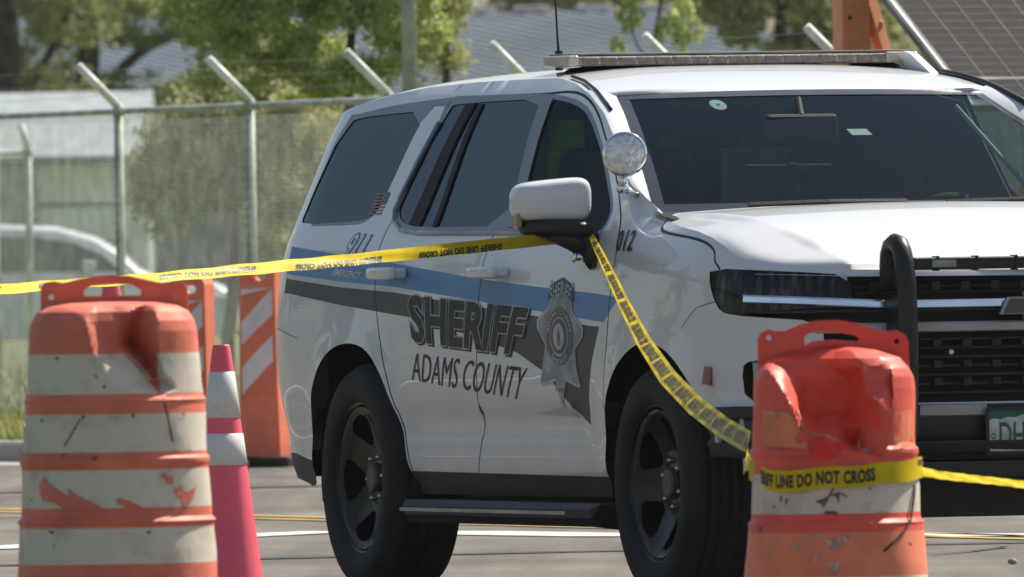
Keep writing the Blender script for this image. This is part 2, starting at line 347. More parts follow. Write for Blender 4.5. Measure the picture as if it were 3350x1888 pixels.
# ================================================================= THE POLICE SUV
CO = (.391, 65.324, 0); YAW = math.radians(19.5) - math.pi / 2
suv = empty('police_suv', CO, YAW, 'white sheriff patrol SUV with blue side stripe and black push bar', 'police SUV')
a_ = np.linspace(0, math.pi / 2, 80)
def se(a, n): return np.abs(np.cos(a)) ** (2 / n), np.abs(np.sin(a)) ** (2 / n)
cx, sx_ = se(a_, 3.5); rearX = -.55 - .70 * cx; rearY = 1.02 * sx_
cx, sx_ = se(a_, 3.2); frX = (3.2 + .87 * cx)[::-1]; frY = (1.02 * sx_)[::-1]
PX = np.concatenate([rearX, np.linspace(-.5, 3.15, 60), frX]); PY = np.concatenate([rearY, np.full(60, 1.02), frY])
SG_ = np.concatenate([[0], np.cumsum(np.hypot(np.diff(PX), np.diff(PY)))]); SL = SG_[-1]
_s = np.linspace(0, SL, 600); _x = np.interp(_s, SG_, PX); _y = np.interp(_s, SG_, PY)
_tx = np.gradient(_x, _s); _ty = np.gradient(_y, _s); _l = np.hypot(_tx, _ty); _nx = -_ty / _l; _ny = _tx / _l
_k = np.ones(9) / 9; _nx = np.convolve(np.pad(_nx, 4, mode='edge'), _k, 'valid'); _ny = np.convolve(np.pad(_ny, 4, mode='edge'), _k, 'valid')
DY = np.array([(.30, .10), (.38, .07), (.45, .045), (.55, .045), (.62, .03), (.70, .01), (.80, .0), (.95, .0), (1.05, .005), (1.15, .02), (1.22, .035), (1.27, .055), (1.32, .08), (1.45, .13), (1.60, .19), (1.72, .25), (1.76, .275), (1.80, .32)])
DFEN = np.array([(.30, .10), (.45, .03), (.62, .01), (.80, 0), (1.0, 0), (1.12, .008), (1.18, .03), (1.24, .06), (1.28, .095), (1.31, .14), (1.335, .19), (1.4, .25)])
DR = np.array([(.30, .16), (.45, .06), (.6, 0), (1.1, 0), (1.22, .03), (1.31, .07), (1.5, .20), (1.66, .31), (1.74, .38), (1.8, .5)])
DF = np.array([(.30, .12), (.5, .03), (.66, 0), (1.0, 0), (1.08, .01), (1.126, .03), (1.2, .1), (1.35, .4)])
def smooth_tab(T):
    z = np.linspace(.28, 1.82, 155); d = np.interp(z, T[:, 0], T[:, 1]); k = np.hanning(9); k /= k.sum(); d = np.convolve(np.pad(d, 4, mode='edge'), k, 'valid'); return z, d
TDY, TDFEN, TDR, TDF = map(smooth_tab, (DY, DFEN, DR, DF))
ARC = [(0.0, .405), (3.07, .405)]
def P3(s, z, off=0):
    s = np.asarray(s, float); z = np.asarray(z, float)
    x = np.interp(s, _s, _x); y = np.interp(s, _s, _y); nx = np.interp(s, _s, _nx); ny = np.interp(s, _s, _ny)
    f = sm(2.55, 2.95, x); dy = np.interp(z, *TDY) * (1 - f) + np.interp(z, *TDFEN) * f
    dx = np.where(x < 1.5, np.interp(z, *TDR), np.interp(z, *TDF))
    # door sculpt and arch flares
    m = sm(.38, .55, x) * (1 - sm(2.28, 2.42, x))
    b = -.015 * m * np.interp(z, [.0, .545, .575, .60, .638, .652], [0, 0, .75, 1, .85, 0])
    for ax, az in ARC:
        r = np.hypot((x - ax) * .98, np.maximum(z - .42, 0) * 1.02) - .47
        b = b + .016 * np.exp(-(np.maximum(r, 0) / .085) ** 2) * sm(.36, .5, z) * sm(.6, .95, ny)
    b = b + .004 * np.exp(-((z - 1.155) / .012) ** 2)
    o = b + off
    X = x + nx * (-dx) + nx * o; Y = -(y + ny * (-dy) + ny * o)
    return np.stack([X, Y, z + 0 * X], -1)
def sX(X): return float(np.interp(X, PX, SG_))
def sY(Y): return float(np.interp(-abs(Y), -PY[199 - 60:], SG_[199 - 60:])) if False else float(np.interp(1.02 - abs(Y), 1.02 - PY[140:], SG_[140:]))
def SXZ(L): return [(sX(x), z) for x, z in L]
def SYZ(L): return [(sY(y), z) for y, z in L]
def onside(x, z, off=.003): return tuple(P3(sX(x), z, off))
TOP = [(-1.25, 1.66), (-1.1, 1.67), (-.9, 1.70), (-.6, 1.735), (-.3, 1.765), (0, 1.785), (.5, 1.797), (1, 1.80), (1.35, 1.80), (1.6, 1.775), (1.81, 1.738), (2.05, 1.672), (2.3, 1.572), (2.55, 1.445), (2.70, 1.368), (2.8, 1.333), (2.92, 1.300), (3.2, 1.272), (3.4, 1.256), (3.55, 1.236), (3.65, 1.208), (3.75, 1.165), (3.85, 1.135), (3.92, 1.126), (4.07, 1.118)]
_tz = np.array(TOP)
_q = np.linspace(-1.25, 4.07, 533); _w = np.interp(_q, _tz[:, 0], _tz[:, 1]); _h = np.hanning(13); _h /= _h.sum(); _tz = np.stack([_q, np.convolve(np.pad(_w, 6, mode='edge'), _h, 'valid')], 1)
def Tz(s):
    x = float(np.interp(s, _s, _x)); return float(np.interp(x, _tz[:, 0], _tz[:, 1]))
BOT = [(-1.25, .40), (-.8, .40), (-.6, .355), (-.575, .5), (-.55, .58), (-.47, .70), (-.38, .775), (-.28, .832), (-.17, .868), (-.03, .884), (.11, .878), (.22, .85), (.32, .79), (.40, .70), (.46, .58), (.49, .46), (.503, .355), (.56, .35), (2.50, .35), (2.525, .36), (2.53, .50), (2.585, .62), (2.66, .70), (2.76, .785), (2.88, .845), (3.0, .878), (3.11, .888), (3.24, .872), (3.36, .83), (3.46, .765), (3.54, .68), (3.585, .59), (3.62, .52), (3.70, .495), (3.9, .49), (4.07, .48)]
sr = np.linspace(0, SL, 140)
outline = [(sX(x), z) for x, z in BOT] + [(s, Tz(s)) for s in sr[::-1]]
def chai(L, closed=True, n=2):
    for _ in range(n):
        o = [] if closed else [L[0]]; m = len(L)
        for i in range(m if closed else m - 1):
            a, b = np.array(L[i], float), np.array(L[(i + 1) % m], float); o += [tuple(a * .75 + b * .25), tuple(a * .25 + b * .75)]
        L = o if closed else o + [L[-1]]
    return L
BOTs = chai(BOT, False, 2); outline = [(sX(x), z) for x, z in BOTs] + [(s, Tz(s)) for s in sr[::-1]]
outline[0] = (0, .40); outline[len(BOTs) - 1] = (SL, .48)
Q = dict(
 qglass=SXZ([(-.66, 1.672), (-.45, 1.690), (.165, 1.702), (.105, 1.50), (.065, 1.386), (.03, 1.345), (-.03, 1.325), (-.14, 1.314), (-.74, 1.306), (-.80, 1.33)]),
 rglass=SXZ([(.43, 1.722), (.40, 1.71), (.255, 1.363), (.30, 1.325), (.40, 1.30), (.584, 1.289), (1.50, 1.286), (1.40, 1.6), (1.395, 1.73)]),
 fglass=SXZ([(1.41, 1.728), (1.626, 1.714), (1.80, 1.69), (1.93, 1.652), (2.108, 1.578), (2.26, 1.49), (2.355, 1.43), (2.46, 1.362), (2.50, 1.32), (2.49, 1.275), (2.43, 1.256), (2.1, 1.27), (1.52, 1.284)]),
 rdoor=SXZ([(.393, 1.745), (.235, 1.34), (.205, 1.168), (.25, 1.028), (.323, .873), (.42, .72), (.50, .50), (.512, .435), (1.19, .43), (1.25, .55), (1.30, .69), (1.333, .85), (1.345, 1.0), (1.36, 1.19), (1.40, 1.29), (1.37, 1.745)]),
 fdoor=SXZ([(1.37, 1.745), (1.40, 1.29), (1.36, 1.19), (1.345, 1.0), (1.333, .85), (1.30, .69), (1.25, .55), (1.19, .43), (2.57, .425), (2.60, .60), (2.66, .85), (2.71, 1.10), (2.69, 1.22), (2.60, 1.325), (2.46, 1.435), (2.20, 1.575), (2.0, 1.67), (1.80, 1.73), (1.6, 1.752)]),
 hoodp=SXZ([(2.955, 1.345), (2.95, 1.30), (2.99, 1.266), (3.1, 1.252), (3.376, 1.236), (3.52, 1.220), (3.60, 1.194), (3.62, 1.16), (3.66, 1.128)]) + [(SL + .01, 1.10), (SL + .01, 1.5), (sX(2.955), 1.5)],
 blue=SXZ([(-1.2, 1.262), (-0.765, 1.229), (-0.042, 1.188), (0.412, 1.163), (1.322, 1.106), (1.972, 1.075), (2.560, 1.051), (2.777, 1.038), (2.78, 1.03), (2.69, .985), (2.64, .953), (2.569, 0.957), (1.987, 0.991), (1.345, 1.028), (0.447, 1.080), (-0.178, 1.102), (-0.730, 1.129), (-1.2, 1.16)]),
 grey=SXZ([(-1.2, 1.142), (-0.723, 1.112), (-0.170, 1.082), (0.454, 1.061), (1.347, 1.008), (1.989, 0.973), (2.485, 0.942), (2.593, 0.938), (2.52, .832), (2.45, .70), (2.40, .60), (2.33, .618), (2.22, .682), (2.027, .784), (1.951, .80), (1.748, .850), (1.3, .905), (.666, .971), (.323, .991), (-.111, 1.017), (-.70, 1.060), (-1.2, 1.09)]),
 rock=SXZ([(.45, .30), (.497, .432), (2.56, .424), (2.6, .30)]),
 rockr=[(0, .30), (0, .50), (sX(-.78), .488), (sX(-.5), .452), (sX(-.5), .30)],
 tail=SXZ([(-.84, 1.30), (-.79, 1.285), (-.775, 1.243), (-.765, 1.172), (-.765, 1.087), (-.775, 1.0), (-.82, .96)]) + [(sX(-1.12), .98), (sX(-1.12), 1.29)],
 bumpb=[(sX(3.58), .30), (sX(3.58), .665), (sX(3.72), .668), (SL + .01, .665), (SL + .01, .30)],
 fog=[(sY(-.93), .68), (sY(-.935), .80), (sY(-.915), .822), (sY(-.83), .822), (sY(-.83), .68)],
 grille=[(sY(-.975), 1.0), (sY(-.64), 1.03), (sY(-.64), 1.098), (SL + .01, 1.093), (SL + .01, .672), (sY(-.70), .672), (sY(-.72), .93), (sY(-.78), .955), (sY(-.94), .972)],
 lamp=[(sX(3.60), 1.134), (sY(-.80), 1.118), (sY(-.63), 1.103), (sY(-.63), 1.0), (sY(-.90), .985), (sX(3.74), .972), (sX(3.67), .985), (sX(3.63), 1.03), (sX(3.605), 1.08)],
)
# dark weatherstrip frames round the windows
trim = SXZ([(-.79, 1.30), (-.70, 1.695), (-.55, 1.70), (-.3, 1.722), (.0, 1.735), (.40, 1.748), (1.0, 1.75), (1.40, 1.745), (1.64, 1.730), (1.82, 1.703), (1.95, 1.664), (2.13, 1.587), (2.28, 1.50), (2.38, 1.437), (2.485, 1.368), (2.525, 1.32), (2.51, 1.262), (2.44, 1.243), (2.1, 1.257), (1.5, 1.270), (.584, 1.275), (.38, 1.285), (.275, 1.315), (.235, 1.36), (.385, 1.715), (.17, 1.715), (.09, 1.50), (.055, 1.386), (.02, 1.335), (-.04, 1.312), (-.14, 1.300)])
def seam(L, w=.006):
    L = [np.array(p, float) for p in L]; A = []; B = []
    for i, p in enumerate(L):
        t = L[min(i + 1, len(L) - 1)] - L[max(i - 1, 0)]; t /= np.linalg.norm(t); n = np.array([-t[1], t[0]]) * w; A.append(tuple(p + n)); B.append(tuple(p - n))
    return A + B[::-1]
for _k in ('qglass', 'rglass', 'fglass', 'tail', 'lamp', 'fog'): Q[_k] = chai(Q[_k], True, 1)
trim = chai(trim, True, 1)
SEAMS = [seam(chai(Q['rdoor'][0:8], False), .0045), seam(chai(Q['rdoor'][8:16], False), .0045), seam(chai(Q['fdoor'][8:] + [Q['fdoor'][0]], False), .0045), seam([Q['rdoor'][-1], Q['rdoor'][0]], .004),
         seam(chai(Q['hoodp'][1:9], False), .0045), seam([(sX(-.60), .90), (sX(-.80), .93), (sX(-1.0), .94)], .0015), seam([(sX(3.40), .93), (sX(3.52), 1.0), (sX(3.64), 1.02)], .0015)]
seamlines = SEAMS
V, T, C = cdt(outline, list(Q.values()) + [trim] + seamlines, .045, .045)
I = {k: inpoly(C, v) for k, v in Q.items()}; It = inpoly(C, trim); Is = np.zeros(len(C), bool)
for q in seamlines: Is |= inpoly(C, q)
MATS = [WH, BLUE, GREY, GAP, TRIM, BLK2, BLK, WH]
mi = np.zeros(len(C), int); mi[I['blue']] = 1; mi[I['grey']] = 2; mi[Is] = 3; mi[It] = 4
mi[I['rock'] | I['rockr']] = 5; mi[I['bumpb']] = 6
obj = np.full(len(C), 'body', dtype=object)
obj[I['rdoor']] = 'rear_door'; obj[I['fdoor']] = 'front_door'; obj[I['hoodp']] = 'hoodside'
obj[I['rock'] | I['rockr'] | I['bumpb']] = 'body'
for k in ('qglass', 'rglass', 'fglass', 'tail', 'lamp'): obj[I[k]] = k
obj[I['grille']] = 'hole'; obj[I['fog']] = 'hole'; obj[I['lamp']] = 'lamp'
def side_part(keys, name, mats=MATS, parent=suv, both=False, m=None, off=0, smooth=True):
    k = np.isin(obj, keys); u, T2 = sub(V, T[k]); VV = P3(V[u][:, 0], V[u][:, 1], off); mm = mi[k] if m is None else np.full(k.sum(), m)
    # bumper zone stands proud
    if 'body' in keys:
        g = (V[u][:, 1] < .665) & (V[u][:, 0] > sX(3.6)); VV[g] = P3(V[u][g, 0], V[u][g, 1], .03)
    F = [tuple(t) for t in T2]
    if both:
        n = len(VV); V2 = VV.copy(); V2[:, 1] *= -1; VV = np.concatenate([VV, V2]); F = F + [tuple(t[::-1] + n) for t in T2]; mm = np.concatenate([mm, mm])
    return mesh(name, VV, F, mats, mm, parent, smooth)
body = side_part(['body'], 'body', both=True)
rd = side_part(['rear_door'], 'rear_door'); fd = side_part(['front_door'], 'front_door')
# the far side's doors, one shell each
for kk, nm in (('rear_door', 'rear_door'), ('front_door', 'front_door')):
    k = obj == kk; u, T2 = sub(V, T[k]); VV = P3(V[u][:, 0], V[u][:, 1]); VV[:, 1] *= -1
    mesh(nm, VV, [tuple(t[::-1]) for t in T2], MATS, mi[k], suv, True)
def glass_part(key, name, m, parent, off=-.004):
    for sgn in (1, -1):
        k = obj == key; u, T2 = sub(V, T[k]); VV = P3(V[u][:, 0], V[u][:, 1], off); VV[:, 1] *= sgn
        mesh(name, VV, [tuple(t) if sgn == 1 else tuple(t[::-1]) for t in T2], m, None, parent if sgn == 1 else suv, True)
glass_part('qglass', 'quarter_window', PG, suv); glass_part('rglass', 'rear_door_window', PG, rd); glass_part('fglass', 'front_door_window', SG, fd)
glass_part('tail', 'taillight', REDL, suv, -.002); glass_part('lamp', 'headlight', LENS, suv, -.004)
# window dividers on the rear door
DIV = mat('divider_black', (.010, .010, .013), .6, spec=.2)
def divider(tl, tr, bl, br, par, m=DIV, out_=.003, in_=-.012):
    mb = MB(); n = 12; VV = []
    for k in range(n + 1):
        t = k / n; xl, zl = lerp(tl[0], bl[0], t), lerp(tl[1], bl[1], t); xr, zr_ = lerp(tr[0], br[0], t), lerp(tr[1], br[1], t); VV += [onside(xl, zl, in_), onside(xl, zl, out_), onside(xr, zr_, out_), onside(xr, zr_, in_)]
    mb.add(VV, [(k * 4 + q, k * 4 + 4 + q, k * 4 + 5 + q, k * 4 + 1 + q) for k in range(n) for q in range(3)]); return mb.out('window_divider', m, par)
divider((.555, 1.722), (.650, 1.722), (.435, 1.300), (.560, 1.293), rd)
divider((.690, 1.718), (.735, 1.718), (.700, 1.290), (.745, 1.289), rd)
divider((1.33, 1.732), (1.45, 1.728), (1.49, 1.284), (1.585, 1.283), fd, TRIM)
# bright moulding under the windows
MOL = mat('satin_moulding', (.30, .33, .38), .3, metal=.5)
mb = MB(); mb.tube([onside(x, z, .004) for x, z in [(.36, 1.66), (.30, 1.53), (.245, 1.40), (.232, 1.352), (.265, 1.312), (.38, 1.280), (.584, 1.268), (1.0, 1.266), (1.5, 1.263), (2.1, 1.249), (2.40, 1.236)]], .008, 6); mb.out('window_moulding', MOL, suv, True)
# roof
def topP(s): return P3(s, Tz(s))
sroof = np.concatenate([np.linspace(0, sX(-.7), 14), np.linspace(sX(-.6), sX(1.81), 36)])
ZC = np.array([(-1.25, 1.672), (-1.1, 1.73), (-.9, 1.785), (-.6, 1.815), (-.3, 1.83), (.3, 1.843), (.8, 1.848), (1.1, 1.845), (1.35, 1.833), (1.6, 1.798), (1.81, 1.752), (1.9, 1.738)])
rows = []; nu = 40
for s in sroof:
    p = topP(s); x0 = p[0]; row = []
    for i in range(nu + 1):
        u = -1 + 2 * i / nu; y = p[1] * -u; zc = float(np.interp(float(np.interp(s, _s, _x)), ZC[:, 0], ZC[:, 1])); xb = x0
        if x0 > 1.2: xb = x0 + .09 * sm(1.2, 1.81, x0) * (1 - u * u)
        row.append((xb, -y * 1.0 if False else y * 1.0, p[2] + (zc - p[2]) * (1 - abs(u) ** 3.2)))
    rows.append(row)
row = [];
for i in range(nu + 1):
    u = -1 + 2 * i / nu; ue = max(-1, min(1, u / .86)); row.append((lerp(1.925, 1.83, ue * ue), rows[-1][i][1] * .985, 1.726 + .012 * (1 - ue * ue) - (0.02 if abs(u) > .9 else 0)))
rows.append(row)
mb = MB(); mb.add([p for r in rows for p in r], [(j * (nu + 1) + i, j * (nu + 1) + i + 1, (j + 1) * (nu + 1) + i + 1, (j + 1) * (nu + 1) + i) for j in range(len(rows) - 1) for i in range(nu)])
mb.out('roof', WH, suv, True)
# A pillars and windshield
def wsP(u, v, off=0):
    yb = lerp(.885, .668, v); xb = lerp(2.98 - .22 * u * u, 1.925 - .095 * u * u, v); z = lerp(1.315, 1.738 - .008 * u * u, v)
    b = .022 * math.sin(math.pi * v); return (xb + b * .4 + off * .4, -u * yb, z + b + off)
for sg in (1, -1):
    mb = MB(); N = 26; W_ = 6; VV = []
    for i in range(N + 1):
        t = i / N; s = lerp(sX(1.74), sX(2.86), t); A = np.array(topP(s)); v = max(0, min(1, (A[2] - 1.33) / (1.738 - 1.33))); v = 1 - t if t > .96 else v
        B = np.array(wsP(.985, max(-.02, v), -.004))
        if sg == 1 or True:
            for j in range(W_ + 1):
                q = j / W_; p = A * (1 - q) + B * q; bl = .016 * math.sin(math.pi * q); p = p + np.array([.3, -.5, .8]) * bl; VV.append((p[0], p[1] * (1 if sg == 1 else -1), p[2]))
    F = [(i * (W_ + 1) + j, (i + 1) * (W_ + 1) + j, (i + 1) * (W_ + 1) + j + 1, i * (W_ + 1) + j + 1) for i in range(N) for j in range(W_)]
    if sg == -1: F = [f[::-1] for f in F]
    mesh('windshield_pillar', VV, F, WH, None, suv, True)
    mb = MB(); pp = []
    for x in np.linspace(1.42, 2.05, 14):
        p = topP(sX(x)); k = .030; pp.append((p[0], (p[1] + k * .9) * sg, p[2] + .012))
    mb.tube(pp, .012 if sg == -1 else .006, 6); mb.out('roof_moulding', BLK, suv, True)
mb = MB(); mb.grid(lambda a, b: wsP(-1 + 2 * a, b), 30, 14, flip=True); ws = mb.out('windshield', WG, suv, True)
# black ceramic border of the glass
mb = MB()
def wstrip(u0, u1, v0, v1, n=24): mb.grid(lambda a, b: wsP(lerp(u0, u1, a), lerp(v0, v1, b), .0025), n, 3, flip=True)
wstrip(-1, 1, .955, 1.01); wstrip(-1, 1, -.03, .07); wstrip(.945, 1.0, 0, 1); wstrip(-1, -.945, 0, 1); mb.out('glass_border', TRIM, ws, True)
def wdisk(u0, v0, r, m, nm, sx=1, sz=1, sq=False):
    mb = MB(); n = 4 if sq else 20; P = [wsP(u0, v0, -.006)]
    for k in range(n):
        a = 2 * math.pi * (k + (.5 if sq else 0)) / n; P.append(wsP(u0 + r * sx * math.cos(a), v0 + r * sz * math.sin(a), -.006))
    mb.add(P, [(0, 1 + (k + 1) % n, 1 + k) for k in range(n)]); mb.out(nm, m, ws)
STK = mat('pale_sticker', (.55, .60, .58), .6)
wdisk(.52, .90, .04, STK, 'round_sticker', 1, 1.3); wdisk(.52, .90, .009, INT, 'sticker_hole', 1, 1.3); wdisk(-.05, .62, .07, STK, 'windshield_tag', 1, .55, True)
# hood
hs = np.concatenate([np.linspace(sX(2.90), sX(3.7), 70), np.linspace(sX(3.71), SL, 70)])
HZ = np.array([(2.85, 1.322), (3.0, 1.330), (3.2, 1.325), (3.4, 1.310), (3.6, 1.283), (3.75, 1.248), (3.86, 1.212), (3.95, 1.165), (4.0, 1.138), (4.06, 1.112)])
yr_x = np.linspace(2.8, 4.1, 131); yr_y = .84 - .19 * np.clip((yr_x - 2.85) / 1.1, 0, 2) ** 2.2; rz_x = np.linspace(2.8, 4.1, 131); rz_z = np.interp(rz_x, [2.85, 2.95, 3.2, 3.45, 3.6, 3.72, 3.82, 3.9, 3.97, 4.03, 4.1], [1.312, 1.320, 1.318, 1.303, 1.282, 1.252, 1.220, 1.184, 1.145, 1.118, 1.108]); _h = np.hanning(17); _h /= _h.sum(); rz_z = np.convolve(np.pad(rz_z, 8, mode='edge'), _h, 'valid')
hz_x = np.linspace(2.8, 4.1, 131); hz_z = np.interp(hz_x, HZ[:, 0], HZ[:, 1]); _h = np.hanning(25); _h /= _h.sum(); hz_z = np.convolve(np.pad(hz_z, 12, mode='edge'), _h, 'valid')
rows = []; nu = 140
for s in hs:
    p = topP(s); xs = float(np.interp(s, _s, _x)); row = []
    for i in range(nu + 1):
        u = -1 + 2 * i / nu; y = u * p[1]; e = abs(u); hz = float(np.interp(xs, hz_x, hz_z))
        ye = abs(p[1]); w = ye - abs(y); yr = float(np.interp(xs, yr_x, yr_y)); wr = max(.02, ye - yr); zr = float(np.interp(xs, rz_x, rz_z)); g = float(sm(3.4, 3.75, xs))
        shelf = lambda q: (.004 + .016 * g) * (1 - math.exp(-q / .018)) + .24 * q
        b0 = p[2] + shelf(wr); hr = max(b0, zr) if ye > yr else zr
        if ye > yr: z = p[2] + shelf(min(w, wr)) + (hr - b0) * float(sm(wr - .024, wr + .020, w))
        else: z = p[2] + (zr - p[2]) * (1 - e ** 4)
        z += .028 * max(0, 1 - (y / max(yr, .3)) ** 2) * float(1 - sm(3.1, 3.95, xs))
        row.append((p[0] + (.02 if xs > 3.9 else 0) * (1 - e), -y * -1, z))
    rows.append(row)
hb = MB(); hb.add([p for r in rows for p in r], [(j * (nu + 1) + i, j * (nu + 1) + i + 1, (j + 1) * (nu + 1) + i + 1, (j + 1) * (nu + 1) + i) for j in range(len(rows) - 1) for i in range(nu)])
k = obj == 'hoodside'; u, T2 = sub(V, T[k]); VV = P3(V[u][:, 0], V[u][:, 1])
hb.add(VV, [tuple(t) for t in T2]); hb.M[-len(T2):] = list(mi[k]); V2 = VV.copy(); V2[:, 1] *= -1; hb.add(V2, [tuple(t[::-1]) for t in T2]); hb.M[-len(T2):] = list(mi[k])
hood = hb.out('hood', MATS, suv, True)
# cowl
mb = MB(); mb.grid(lambda a, b: (lerp(2.80, 3.02 , b) + .12 * (1 - (2 * a - 1) ** 2), (2 * a - 1) * .90, lerp(1.325, 1.30, b)), 20, 3); mb.out('cowl', BLK, suv)
for y0, y1 in ((-.62, -.02), (.1, .7)):
    mb = MB(); mb.tube([(3.0, y0, 1.345), (2.98, (y0 + y1) / 2, 1.352), (2.93, y1, 1.35)], .010, 6); mb.out('wiper', BLK, suv)
# rear hatch closing panel, under-body, wheel wells, interior
mb = MB(); mb.box((1.5, 0, .36), (4.2, 1.5, .16)); mb.box((1.5, 0, .42), (1.9, 1.86, .10)); mb.box((1.0, .1, .25), (.6, .5, .12), bev=.03); mb.box((.0, 0, .36), (.12, 1.3, .12), bev=.03); mb.box((3.07, 0, .34), (.12, 1.3, .12), bev=.03); mb.box((-.6, 0, .36), (.5, 1.1, .18), bev=.04)
mb.tube([(.3, -.3, .27), (1.2, -.32, .25), (2.2, -.32, .27)], .045, 10); mb.tube([(-.9, .3, .33), (.2, .3, .36), (.9, .2, .27)], .04, 10)
for xx in (.95, 1.35, 1.9, 2.3): mb.tube([(xx, -.8, .30), (xx, -.98, .27)], .02, 8)
mb.out('underbody', BLK2, suv)
for ax, az in ARC:
    for sg in (-1, 1):
        mb = MB(); arc = [(ax + .52 * math.cos(t), .42 + .475 * math.sin(t)) for t in np.linspace(.22 if ax > 1 else -.1, math.pi + .22, 26)]
        VV = [(x, sg * .965, z) for x, z in arc] + [(x, sg * .55, z) for x, z in arc]; n = len(arc)
        mb.add(VV, [(i, i + 1, n + i + 1, n + i) for i in range(n - 1)]); mb.add([(ax, sg * .56, .42)] + VV[n:], [(0, i, i + 1) for i in range(1, n)]); mb.out('wheel_well', BLK, suv)
mb = MB(); mb.box((-.9, 0, .8), (.3, 1.5, .8)); mb.box((2.9, 0, .85), (.15, 1.6, .7)); mb.box((.9, 0, .62), (3.6, 1.7, .06)); mb.box((-.95, 0, 1.3), (.1, 1.5, .5))
mb.out('cabin_shell', INT, suv)
mb = MB(); mb.grid(lambda a, b: (lerp(2.2, 2.88, b), (2 * a - 1) * .84, lerp(1.12, 1.31, b ** .6) + (.05 * math.exp(-((2 * a - 1.45) / .25) ** 2) if b < .5 else 0)), 20, 8); mb.out('dashboard', INT, suv, True)
for y in (-.42, .42):
    st = MB(); st.box((1.55, y, .98), (.52, .50, .16), bev=.06); st.box((1.28, y, 1.28), (.16, .50, .56), R=Matrix.Rotation(-.16, 3, 'Y'), bev=.07); st.out('front_seat', CLOTH, suv, True)
    st = MB(); st.box((1.18, y, 1.62), (.10, .27, .18), bev=.045); st.tube([(1.2, y - .06, 1.5), (1.19, y - .06, 1.58)], .008, 6); st.tube([(1.2, y + .06, 1.5), (1.19, y + .06, 1.58)], .008, 6); st.out('headrest', CLOTH, suv, True)
st = MB(); st.lathe([(.185, -.012), (.2, 0), (.185, .012), (.172, 0), (.185, -.012)], 32); st.tube([(-.17, 0, 0), (.17, 0, 0)], .016, 8); st.tube([(0, 0, 0), (0, -.17, 0)], .016, 8); st.lathe([(.0, .02), (.05, .02), (.06, 0)], 16)
o = st.out('steering_wheel', INT, suv, True); o.location = (2.12, .42, 1.2); o.rotation_euler = (0, math.radians(-65), 0)
# partition behind the front seats with pale panels, seen through the windshield
plate('partition', [(-.78, .95), (.78, .95), (.72, 1.70), (-.72, 1.70)], [[(-.62, 1.32), (-.08, 1.32), (-.08, 1.6), (-.58, 1.6)], [(.08, 1.32), (.62, 1.32), (.58, 1.6), (.08, 1.6)]], lambda y, z, d: (1.02 - d, y, z), .02, INT, suv)
mb = MB(); mb.box((1.12, -.46, 1.42), (.02, .56, .34)); mb.box((1.12, .10, 1.40), (.02, .26, .30)); mb.out('partition_panel', INTG, suv)
mb = MB(); mb.box((2.18, -.12, 1.61), (.04, .27, .095), bev=.02); mb.tube([(2.18, -.12, 1.65), (2.1, -.10, 1.71)], .012, 8); mb.out('rear_view_mirror', INT, suv)
mb = MB(); mb.box((2.3, -.20, 1.36), (.03, .04, .26), bev=.01); mb.box((2.25, -.20, 1.47), (.04, .32, .03), bev=.01); mb.box((2.4, -.17, 1.30), (.1, .09, .09), bev=.02); mb.out('console_mount', INT, suv)
mb = MB(); mb.tube([(2.0, .52, 1.68), (2.3, .66, 1.40)], .008, 6); mb.out('grab_handle', INTG, suv)
# wheels
def wheel(x, sg):
    w = empty('wheel', (0, 0, 0)); w.parent = suv; w.location = (x, sg * .878, .405); w.rotation_euler = (0, 0, 0 if sg < 0 else math.pi)
    prof = [(.262, -.11), (.272, -.128), (.30, -.140), (.345, -.143), (.375, -.132), (.395, -.105), (.404, -.085)]
    for g in (-.06, -.02, .02, .06): prof += [(.405, g - .016), (.396, g - .012), (.396, g - .006), (.405, g - .002)]
    prof += [(.404, .085), (.395, .105), (.375, .132), (.30, .14), (.262, .11)]
    mb = MB(); mb.lathe(prof, 72, 'Y'); t = mb.out('tyre', RUB, w, True)
    mb = MB(); mb.lathe([(.250, .11), (.245, -.03), (.250, -.095), (.262, -.118), (.270, -.120), (.270, -.108), (.262, -.09)][::1], 64, 'Y'); mb.lathe([(.0, .02), (.25, .02)], 40, 'Y')
    mb.out('rim_barrel', RIM, w, True)
    hol = []
    for k in range(5):
        a0 = math.radians(90 + 36 + 72 * k + 10); pr = [(.130, -9), (.150, -14), (.205, -21), (.220, -19), (.228, -10), (.230, 0), (.228, 10), (.220, 19), (.205, 21), (.150, 14), (.130, 9), (.124, 0)]
        hol.append([(r * math.cos(a0 + math.radians(d)), r * math.sin(a0 + math.radians(d))) for r, d in pr])
    ol = [(.252 * math.cos(a), .252 * math.sin(a)) for a in np.linspace(0, 2 * math.pi, 49)[:-1]]
    def fn(px, pz, d):
        r = math.hypot(px, pz); y = float(np.interp(r, [0, .07, .11, .19, .24, .26], [-.058, -.055, -.048, -.078, -.108, -.112])); return (px, y + d, pz)
    plate('rim', ol, hol, fn, .03, RIM, w, .02, .018, smooth=False)
    mb = MB(); mb.lathe([(0, -.082), (.045, -.080), (.054, -.073), (.058, -.045)], 8, 'Y'); mb.out('hub_cap', CAP, w)
    mb = MB(); mb2 = None
    for k in range(6):
        a = math.radians(30 + 60 * k); mb = MB(); mb.lathe([(0, -.072), (.007, -.070), (.010, -.062), (.011, -.04)], 8, 'Y', (.08 * math.cos(a), 0, .08 * math.sin(a))); mb.out('lug_nut', NUT, w, True)
    return w
def copy_wheel(src, x, sg):
    c = src.copy(); COL.objects.link(c); c.location = (x, sg * .878, .405); c.rotation_euler = (0, 0, 0 if sg < 0 else math.pi)
    for ch in src.children: d = ch.copy(); COL.objects.link(d); d.parent = c
    return c
w0 = wheel(0, -1); w1 = copy_wheel(w0, 3.07, -1); copy_wheel(w0, 0, 1); copy_wheel(w0, 3.07, 1)
